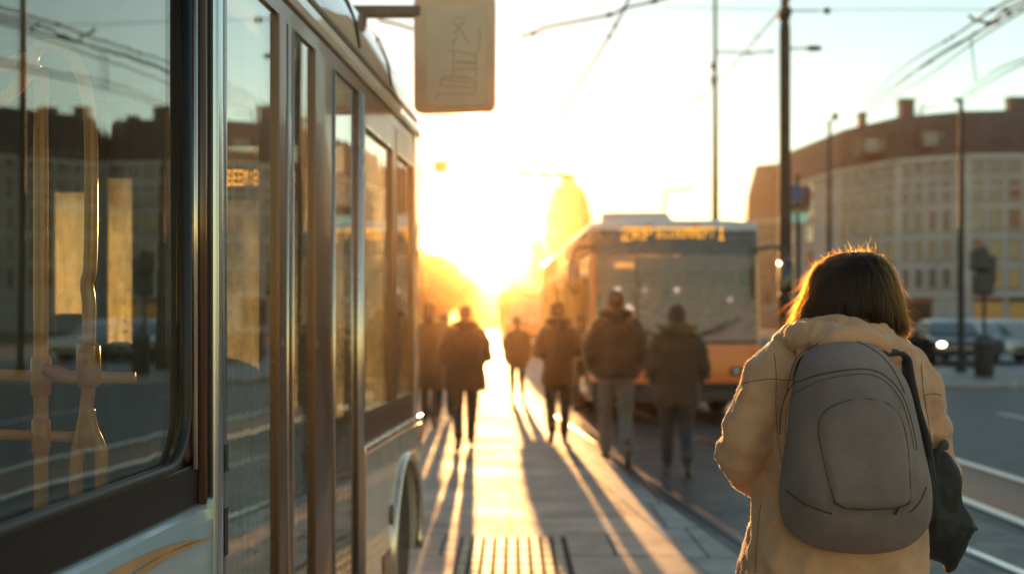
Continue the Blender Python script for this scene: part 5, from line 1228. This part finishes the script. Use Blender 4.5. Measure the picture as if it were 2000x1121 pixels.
piping('piping', [(1628,982),(1618,940),(1608,890),(1603,840),(1612,805),(1645,784),(1692,778),(1735,790),(1760,822),(1772,880),(1776,985)], .0012)
piping('zip', [(1628,979),(1650,990),(1690,993),(1735,990),(1760,986),(1774,976)], .0022)
piping('piping', [(1556,970),(1577,987),(1612,1000),(1627,1004)], .0016); piping('piping', [(1778,1002),(1800,985),(1819,955)], .0016)
a = W(1752,990,BDp); b = MB(); y0 = yf(a.x,a.z)-.005; b.tube([(a.x,y0,a.z),(a.x-.008,y0-.002,a.z-.014)], .003, 6); b.build('zip_pull', m_strap, bp)
piping('seam', [(1640,668),(1600,690),(1578,720),(1566,770)], .0012); piping('seam', [(1700,668),(1735,690),(1760,722),(1778,770)], .0012)
piping('stitching', [(1560,860),(1565,810),(1580,772),(1607,747),(1652,734),(1700,731),(1734,745),(1760,778),(1779,834),(1788,880)], .0007, m=mat('stitch thread', (.09,.065,.055), .8))
# straps over the shoulders and the carrying loop
def ribbon(name, ps, w, th=.006):
    ps = spl(ps, 6); b = MB(); b.tube(ps, w, 10, True, flat=th/w); return b.build(name, m_strap, bp, smooth=True)
ribbon('shoulder_strap', [V(1712,690,2.62),V(1745,688,2.68),V(1768,705,2.70),V(1776,745,2.665),V(1788,800,2.66),V(1806,862,2.66),V(1815,930,2.64)], .018, .010)
ribbon('shoulder_strap', [V(1610,695,2.62),V(1575,700,2.67),V(1562,725,2.69),V(1560,760,2.70)], .014, .010)
ribbon('side_strap', [W(1813,905,2.60),W(1818,960,2.60),W(1815,1010,2.59)], .010)
ribbon('carry_loop', [W(1648,672,2.62),W(1655,662,2.62),W(1685,663,2.62),W(1694,674,2.62)], .006)

# ---- black bag hanging from the right arm
bg_ = thing('shoulder_bag', 'black crumpled shoulder bag hanging from the right arm of the woman', 'bag', (0,0,0))
m_bag = cloth('black nylon', (.012,.011,.011), .55, .2, 200, folds=.9, fscale=9.)
op = [(1800,890),(1822,868),(1850,880),(1872,925),(1874,960),(1886,990),(1905,1026),(1896,1050),(1880,1085),(1862,1115),(1845,1120),(1840,1102),(1815,1092),(1797,1078),(1796,1040),(1800,960)]
PB = cr2([(W(x,y,2.80).x, W(x,y,2.80).z) for x,y in op], 3); bcx, bcz = W(1842,1000,2.8).x, W(1842,1000,2.8).z
b = MB(); rs = []
for sgn in (-1, 1):
    for s in ((.05,.3,.5,.7,.82,.92,.98,1.0) if sgn < 0 else (1.0,.98,.92,.82,.7,.5,.3,.05)):
        th_ = .042*(1-s**3)**.5
        rs.append([Vector((bcx+(x-bcx)*s, 2.80+sgn*th_+.012*noise.noise(Vector((x*14*s,z*9,sgn*3)))-.10*max(0,(z-bcz))*0, bcz+(z-bcz)*s)) for x, z in PB])
b.rings(rs); remesh(b.build('bag_body', m_bag, bg_), .006, 2, [(.06,.014,'c')])
b = MB(); b.tube([V(1896,1022),V(1903,1026),V(1906,1031)], .006, 8, True); b.tube([V(1899,1032,2.77),V(1894,1050,2.77)], [.0035,.003], 6, True); b.build('zip_pull', mat('zip metal', (.12,.11,.10), .35, .8), bg_, smooth=True)
b = MB(); b.tube(spl([V(1826,905,2.76),V(1834,880,2.755),V(1846,868,2.78),V(1858,885,2.86),V(1856,930,2.86)],6), .012, 8, True, flat=.4); b.build('bag_strap', m_strap, bg_, smooth=True)
